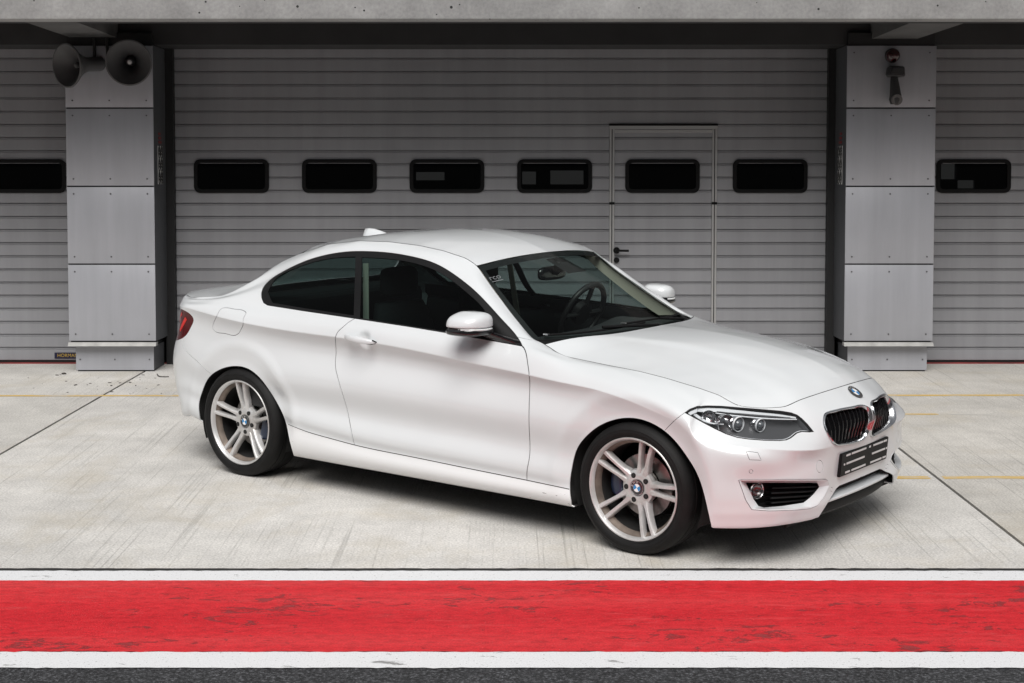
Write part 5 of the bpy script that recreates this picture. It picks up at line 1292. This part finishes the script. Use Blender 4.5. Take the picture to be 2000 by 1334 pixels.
# ---- cowl, wipers
CW=np.stack([Bh+np.array([-.006,0,-.012]),BE*.5+Bh*.5+np.array([0,0,-.018]),BE+np.array([-.01,0,-.004])],0)
patch('cowl',CW,BLACKP,rim=0)
def wsp(s,q,h=0.0):                                # point on the windscreen: s up, q across (-1 near .. 1 far)
    fs=s*(nw-1); i=min(nw-2,int(fs)); a=fs-i; fq=abs(q)*(nq-1); j=min(nq-2,int(fq)); b=fq-j
    p=(WS[i,j]*(1-a)+WS[i+1,j]*a)*(1-b)+(WS[i,j+1]*(1-a)+WS[i+1,j+1]*a)*b; p=p.copy(); p[1]*=1 if q>0 else -1
    return p+np.array([.47,0,.88])*h
for (q0,q1,s0,s1,qa) in ((-.92,-.05,.035,.055,-.15),(-.28,.55,.075,.06,.30)):
    bm=bmesh.new(); add_tube(bm,[wsp(s0+(s1-s0)*f,q0+(q1-q0)*f,.010) for f in np.linspace(0,1,18)],.0055,6)
    w=bm_obj('wiper',bm,BLACKP,car)
    bm=bmesh.new(); add_tube(bm,[wsp(.055,(q0+q1)/2,.022),wsp(.03,(q0+q1)/2+(qa-(q0+q1)/2)*.5,.028),wsp(-.0,qa+.18,.02),wsp(0,qa+.24,.0)],.008,6); bm_obj('wiper_arm',bm,BLACKP,w)
    bm=bmesh.new(); p=wsp(s0,q0+.01,.014); add_box(bm,p[0]-.014,p[0]+.014,p[1]-.008,p[1]+.008,p[2]-.003,p[2]+.004); bm_obj('wiper_clip',bm,SATIN,w)
# dark printed border of the windscreen
def wsband(name,s0,s1,q0,q1,h=-.004,mat=GLOSSB,ns=12,nq_=24,parent=None):
    P=np.array([[wsp(a,b,h) for b in np.linspace(q0,q1,nq_)] for a in np.linspace(s0,s1,ns)]); 
    F=[(i*nq_+j,(i+1)*nq_+j,(i+1)*nq_+j+1,i*nq_+j+1) for i in range(ns-1) for j in range(nq_-1)]
    return mesh(name,P.reshape(-1,3),F,mat,parent or car,smooth=True)
FRIT=pmat('glass_print',(.006,.006,.007),rough=.5)
wsband('windshield_border',.93,.998,-.998,.998,mat=FRIT,nq_=60); wsband('windshield_border',0,.93,-.998,-.955,mat=FRIT); wsband('windshield_border',0,.93,.955,.998,mat=FRIT); wsband('windshield_border',0.0,.035,-.955,.955,mat=FRIT,nq_=60)
wsband('sensor_cover',.70,.93,-.14,.14,h=-.012,mat=FRIT)
# ------------------------------------------------------------------ car: wheels
TYRE=[(.236,-.012),(.244,-.002),(.250,.003),(.254,.0075),(.2555,.0060),(.262,.0105),(.272,.0125),(.2735,.0115),(.284,.0122),(.2855,.0110),(.296,.006),(.306,-.006),(.3125,-.022),(.314,-.032),(.3135,-.055),(.3095,-.056),(.3095,-.060),(.314,-.061),(.3145,-.100),(.310,-.101),(.310,-.106),(.3145,-.107),(.314,-.150),(.3125,-.185),(.305,-.205),(.28,-.215),(.24,-.205)]
def make_wheel(ang):
    bm=bmesh.new(); lathe(bm,TYRE,80,'Y'); bmesh.ops.recalc_face_normals(bm,faces=bm.faces)
    tyre=bm_obj('tyre',bm,RUBBER,smooth=True,angle=40)
    bm=bmesh.new(); lathe(bm,[(.2462,-.004),(.2462,.002),(.243,.0045),(.2385,.0035),(.2335,-.004),(.2305,-.016),(.229,-.020)],80,'Y'); lathe(bm,[(.2462,-.010),(.2462,-.003)],80,'Y')
    rim=bm_obj('rim',bm,ALLOY,smooth=True,angle=40)
    bm=bmesh.new(); lathe(bm,[(.229,-.019),(.2245,-.030),(.216,-.040),(.213,-.055)],64,'Y')
    barrel=bm_obj('rim_barrel',bm,BARREL,rim,smooth=True)
    bm=bmesh.new(); lathe(bm,[(.213,-.055),(.208,-.12),(.214,-.19),(.225,-.205)],64,'Y'); bm_obj('rim_inner_barrel',bm,WELL,rim,smooth=True)  # deep barrel coloured near black in place of its shade
    # hub
    bm=bmesh.new(); lathe(bm,[(.0001,-.052),(.040,-.052),(.040,-.040),(.046,-.037),(.066,-.040),(.084,-.048),(.090,-.066),(.078,-.09),(.0001,-.09)],60,'Y'); hub=bm_obj('hub',bm,ALLOY,rim,smooth=True,angle=40)
    # five pairs of bars
    rad=[.058,.085,.115,.150,.190,.222,.2335]; off=[.0160,.0180,.0200,.0230,.0265,.0298,.0308]; wid=[.034,.028,.0205,.0200,.0215,.0230,.0240]; top=[-.042,-.040,-.033,-.024,-.0165,-.013,-.014]; thk=[.045,.045,.04,.036,.034,.034,.03]
    for k in range(5):
        A=ang+k*2*math.pi/5
        bm=bmesh.new()
        for sd in (-1,1):
            rings=[]
            for r_,o_,w_,t_,h_ in zip(rad,off,wid,top,thk):
                c=sd*o_; ring=[]
                # inner face steeper than the outer one
                for (q,d) in ((-.5-.18*(sd>0)*0,-h_),(-.5,-.006),(-.34,0.0),(.30,-.001),(.5,-.007),(.62,-h_)):
                    ring.append((r_,c+sd*q*w_,t_+d))
                rings.append([bm.verts.new((math.cos(A)*x-math.sin(A)*y,z,math.sin(A)*x+math.cos(A)*y)) for x,y,z in ring])
            for i in range(len(rings)-1):
                for j in range(6): bm.faces.new((rings[i][j],rings[i][(j+1)%6],rings[i+1][(j+1)%6],rings[i+1][j]))
            bm.faces.new(rings[0]); bm.faces.new(rings[-1])
        # web between the bars, set back
        vs=[]
        for r_,o_,t_ in ((.055,.014,-.046),(.088,.016,-.050),(.10,.018,-.070)):
            vs.append([bm.verts.new((math.cos(A)*r_-math.sin(A)*y,t_,math.sin(A)*r_+math.cos(A)*y)) for y in (-o_,o_)])
        for i in range(2): bm.faces.new((vs[i][0],vs[i][1],vs[i+1][1],vs[i+1][0]))
        bmesh.ops.recalc_face_normals(bm,faces=bm.faces)
        bmesh.ops.bevel(bm,geom=[e for e in bm.edges if len(e.link_faces)==2 and e.calc_face_angle(0)>.5 and e.calc_face_angle(0)<1.8],offset=.0018,segments=2,affect='EDGES')
        bm_obj('spoke',bm,ALLOY,rim,smooth=True,angle=38)
        # fillets joining neighbouring spokes at the hub, and bolt wells
        B=A+math.pi/5
        bm=bmesh.new(); add_cyl(bm,(math.cos(B)*.060,-.0405,math.sin(B)*.060),(0,1,0),.0125,.008,20); bm_obj('bolt_well',bm,SEAL_SHADE,rim,smooth=True,angle=40)
        bm=bmesh.new(); add_cyl(bm,(math.cos(B)*.060,-.0378,math.sin(B)*.060),(0,1,0),.0060,.004,6); bm_obj('wheel_bolt',bm,STEELD,rim)
    roundel(rim,Matrix(((1,0,0,0),(0,0,1,-.037),(0,-1,0,0),(0,0,0,1)))@Matrix.Diagonal((1,-1,1,1))@Matrix.Rotation(0,4,'Z'),.034,rot=.6,name='centre_cap')
    bm=bmesh.new(); lathe(bm,[(.085,-.110),(.150,-.110),(.152,-.113),(.152,-.135),(.085,-.135)],64,'Y'); lathe(bm,[(.0001,-.092),(.078,-.092),(.08,-.105)],40,'Y')
    disc=bm_obj('brake_disc',bm,DISC,rim,smooth=True,angle=40)
    return tyre,rim
def caliper(parent,ang):
    bm=bmesh.new(); n=14; rings=[]
    for i in range(n):
        a=ang-.42+.84*i/(n-1); e=1-abs(2*i/(n-1)-1)**4
        ring=[]
        for (r_,o_) in ((.098,-.130),(.098,-.082),(.112,-.068),(.150,-.064),(.172,-.075),(.176,-.130)):
            rr=.137+(r_-.137)*(.6+.4*e); ring.append(bm.verts.new((rr*math.cos(a),o_-.0*(1-e),rr*math.sin(a))))
        rings.append(ring)
    for i in range(n-1):
        for j in range(6): bm.faces.new((rings[i][j],rings[i][(j+1)%6],rings[i+1][(j+1)%6],rings[i+1][j]))
    bm.faces.new(rings[0]);bm.faces.new(rings[-1]); bmesh.ops.recalc_face_normals(bm,faces=bm.faces)
    return bm_obj('brake_caliper',bm,CALIPER,parent,smooth=True,angle=35)
def copy_tree(o,parent):
    c=o.copy(); col.objects.link(c); c.parent=parent
    for ch in list(o.children): copy_tree(ch,c)
    return c
for (nm,xc,face,ang,cal,steer) in (('f',0.0,.858,math.radians(73.6),math.pi*1.0,0.0),('r',-2.69,.868,math.radians(92.8),-.25,0)):
    for s in (-1,1):
        w=empty('wheel'); w.parent=car; 
        # wheel frame: local +y is the outer face
        M=Matrix.Translation((xc,s*face,.3105))@(Matrix.Identity(4) if s>0 else Matrix.Diagonal((1,-1,1,1)))
        tyre,rim=make_wheel(ang if s<0 else ang)
        cp=caliper(rim,cal)
        for o in (tyre,rim): o.parent=w
        # bake the placement into the meshes (near side is mirrored)
        todo=[]
        def walk(o,acc):
            m=acc@o.matrix_basis; todo.append((o,m))
            for ch in o.children: walk(ch,m)
        for o in (tyre,rim): walk(o,Matrix.Identity(4))
        for o,m in todo:
            MM=M@m; o.data.transform(MM)
            if MM.determinant()<0: o.data.flip_normals()
        for o,m in todo: o.matrix_basis=Matrix.Identity(4)
        # flatten what would be centre parts: keep rim > spoke ... one level under the wheel
        for o,m in todo:
            if o not in (tyre,rim): o.parent=w
        # wheel well
        bm=bmesh.new(); pf=.36
        outer=.826 if nm=='f' else .834
        lathe(bm,[(pf,outer),(pf+.004,.70),(pf,.56),(pf*.5,.55),(.001,.55)],48,'Y')
        for v in list(bm.verts):
            if v.co.z<-.17: bm.verts.remove(v) if False else None
        bmesh.ops.delete(bm,geom=[f for f in bm.faces if f.calc_center_median().z<-.14],context='FACES')
        o=bm_obj('wheel_well',bm,WELL,car,smooth=True,angle=40); o.data.transform(Matrix.Translation((xc,0,.31))@Matrix.Diagonal((1,s,1,1)))
        # rolled lip inside the arch opening
        C=T['archF'] if nm=='f' else T['archR']
        loops_mesh('arch_lip',[lift(C,-.005),lift(C,-.005)-np.array([0,.03,0]),lift(C,-.008)-np.array([0,.05,0])],WELL,car,s,closed=False)
# ------------------------------------------------------------------ car: floor and cabin
box('underfloor',-2.28,-.42,-.79,.79,.155,.25,WELL,car); box('underfloor',.40,.66,-.58,.58,.175,.25,WELL,car); box('underfloor',-3.42,-3.02,-.66,.66,.27,.36,WELL,car); box('underfloor',-2.9,-2.5,-.54,.54,.20,.34,WELL,car); box('underfloor',-.42,.42,-.54,.54,.19,.42,WELL,car)
def ux(x): return float(np.interp(x,rowc[20:-200,6,0],us[20:-200]))
uu=np.linspace(ux(-2.72),ux(-.70),60); vv=np.linspace(vl[4],vl[10]-.004,20)
for s in (-1,1):
    P=np.array([lift(np.array([[u,v] for v in vv]),-.055) for u in uu]); P[:,-1]=np.array([lift(np.array([[u,vv[-1]]]),-.012)[0] for u in uu])
    n=len(vv); mesh('door_card',sgn(P.reshape(-1,3),s),[(i*n+j,(i+1)*n+j,(i+1)*n+j+1,i*n+j+1) for i in range(len(uu)-1) for j in range(n-1)],DASH,car,smooth=True)
    # inner pillar and roof-rail trim
    u2=np.linspace(ux(-1.30),ux(-.72),30); v2=np.linspace(vl[12],vl[14],6)
    P=np.array([lift(np.array([[u,v] for v in v2]),-.022) for u in u2]); n=6
    mesh('pillar_trim',sgn(P.reshape(-1,3),s),[(i*n+j,(i+1)*n+j,(i+1)*n+j+1,i*n+j+1) for i in range(29) for j in range(n-1)],BEIGE,car,smooth=True)
    u2=np.linspace(ux(-2.75),ux(-1.30),40)
    P=np.array([lift(np.array([[u,v] for v in v2]),-.02) for u in u2])
    mesh('rail_trim',sgn(P.reshape(-1,3),s),[(i*n+j,(i+1)*n+j,(i+1)*n+j+1,i*n+j+1) for i in range(39) for j in range(n-1)],HEADL,car,smooth=True)
    u2=np.linspace(ux(-2.95),ux(-2.45),20); v2b=np.linspace(vl[10],vl[13],8)
    # seat belt
    bm=bmesh.new(); a=np.array([-1.90,.63,1.24]);b=np.array([-1.86,.70,.76])
    add_box(bm,-.02,.02,-.002,.002,-.26,.26); o=bm_obj('seat_belt',bm,BEIGE,car); o.location=((a+b)/2*[1,s,1]); o.rotation_euler=(.11*s,-.1,0)
box('cabin_floor',-2.3,-.5,-.76,.76,.26,.28,FABRIC,car)
RFin=RF.copy(); RFin[...,2]-=.032; patch('headliner',RFin[2:-2,:-2],HEADL,rim=0)
# dashboard
def dsec(w):
    h=.036*math.exp(-((w-.36)/.17)**2); e=1-.06*(abs(w)/.72)**2
    return [(-.56,.86),(-.62,.905),(-.74,.915+h*.6),(-.90,.905+h*e),(-.965,.87+h*.7),(-.985,.79),(-.95,.62),(-.6,.5)]
xloft('dashboard',dsec,DASH,car,np.linspace(-.70,.70,33))
sc=cat(1,.37,1138,612); sc=np.array([sc[0]-.0,.37,sc[2]])
bm=bmesh.new(); M=Matrix.Translation(sc)@Matrix.Rotation(math.radians(-66),4,'Y')
add_tube(bm,[M@Vector((.185*math.cos(a),.185*math.sin(a),0)) for a in np.linspace(0,2*math.pi,48,endpoint=False)],.0165,10,closed=True)
stw=bm_obj('steering_wheel',bm,LEATH,car,smooth=True)
bm=bmesh.new(); add_cyl(bm,M@Vector((0,0,.01)),M.to_3x3()@Vector((0,0,1)),.07,.04,24)
for a in (0,math.pi,math.pi*1.5): add_tube(bm,[M@Vector((.05*math.cos(a+math.pi/2),.05*math.sin(a+math.pi/2),0)),M@Vector((.18*math.cos(a+math.pi/2),.18*math.sin(a+math.pi/2),0))],.014,6)
bm_obj('steering_spokes',bm,LEATH,stw,smooth=True,angle=40)
def seat(y):
    bm=bmesh.new(); add_box(bm,-1.75,-1.20,y-.25,y+.25,.30,.50,.05)
    st=bm_obj('front_seat',bm,FABRIC,car,smooth=True,angle=50)
    prof=[(-1.70,.45,.24),(-1.78,.62,.25),(-1.84,.80,.245),(-1.88,.95,.22),(-1.90,1.02,.18)]
    L=[]
    for x,z,hw in prof:
        L.append(np.array([(x+.07*math.cos(a)*1.0,y+hw*math.copysign(abs(math.sin(a))**.6,math.sin(a)),z) for a in np.linspace(0,2*math.pi,20,endpoint=False)]))
    V=np.vstack(L); F=[(k*20+i,k*20+(i+1)%20,(k+1)*20+(i+1)%20,(k+1)*20+i) for k in range(4) for i in range(20)]+[tuple(range(80,100))]
    mesh('seat_back',V,F,FABRIC,st,smooth=True)
    bm=bmesh.new(); add_box(bm,-1.95,-1.85,y-.13,y+.13,1.05,1.22,.04); bm_obj('headrest',bm,FABRIC,st,smooth=True,angle=50)
seat(.37); seat(-.37)
box('rear_seat',-2.62,-2.15,-.66,.66,.32,.58,FABRIC,car,bev=.05); box('rear_seat_back',-2.78,-2.60,-.66,.66,.5,1.0,FABRIC,car,bev=.05); box('parcel_shelf',-3.0,-2.74,-.62,.62,.985,1.0,FABRIC,car)
# interior mirror
mp=cat(1,.0,1078,533)
bm=bmesh.new()
V,F=[],[]
o=mesh('rear_view_mirror',*(lambda a:(a[0],a[1]))((lambda: (lambda V,F:(V,F))(*[(np.array([( .022*math.copysign(abs(math.cos(p))**.5,math.cos(p))*math.copysign(abs(math.cos(t))**.7,math.cos(t)), .125*math.copysign(abs(math.cos(p))**.5,math.cos(p))*math.copysign(abs(math.sin(t))**.7,math.sin(t)), .038*math.copysign(abs(math.sin(p))**.6,math.sin(p))) for p in np.linspace(-math.pi/2,math.pi/2,11) for t in np.linspace(0,2*math.pi,20,endpoint=False)])+[mp[0],-.0,mp[2]]),[(i*20+j,i*20+(j+1)%20,(i+1)*20+(j+1)%20,(i+1)*20+j) for i in range(10) for j in range(20)]]))()),mat=GLOSSB,parent=car,smooth=True)
bm.free()
bm=bmesh.new(); add_tube(bm,[(mp[0]+.02,0,mp[2]),(mp[0]+.05,0,mp[2]+.04),tuple(wsp(.86,.001,-.012))],[.02,.03,.05],10); bm_obj('mirror_stalk',bm,BLACKP,o,smooth=True)
# sticker on the glass
pt=None
best=None
for s_ in np.linspace(.5,.95,46):
    for q_ in np.linspace(-.99,-.6,60):
        p=wsp(s_,q_); 
        # project
        wx=CX0+p[0]*cY+p[1]*sY; wy=CY0-p[0]*sY+p[1]*cY; wz=p[2]-CAMH; dd=wy*math.cos(PG)-wz*math.sin(PG); uu_=wy*math.sin(PG)+wz*math.cos(PG)
        e=(1000+FPX*wx/dd-966)**2+(667+SHPX-FPX*uu_/dd-543)**2
        if best is None or e<best[0]: best=(e,s_,q_)
_,s_,q_=best
p0=wsp(s_,q_,-.003); t=wsp(s_,q_+.02,-.003)-p0; up=wsp(s_+.02,q_,-.003)-p0; t/=np.linalg.norm(t); n_=np.cross(t,up); n_/=np.linalg.norm(n_)
wsobj=[o for o in car.children if o.name.startswith('windshield')][0]
M=frame_m(p0+n_*.006,n_,up)
text_mesh('sticker_lettering','rco',.052,STICK,wsobj,M)
bm=bmesh.new(); add_box(bm,-.032,.036,-.031,-.026,0,.0006); o=bm_obj('sticker_line',bm,STICK,wsobj); o.matrix_basis=M

# broad pale trim on the inner side of each windscreen pillar
for s in (-1,1):
    A_=[];B_=[]
    for f in np.linspace(.0,.97,24):
        a=wsp(f,.985,-.012); wd=.13-.06*f; A_.append(a); B_.append(a+np.array([-wd,-.012,-.01]))
    E_=sgn(np.array(A_+B_),s); mesh('pillar_lining',E_,[(i,i+1,25+i-1+0,24+i) if False else (i,i+1,24+i+1,24+i) for i in range(23)],BEIGE,car,smooth=True)
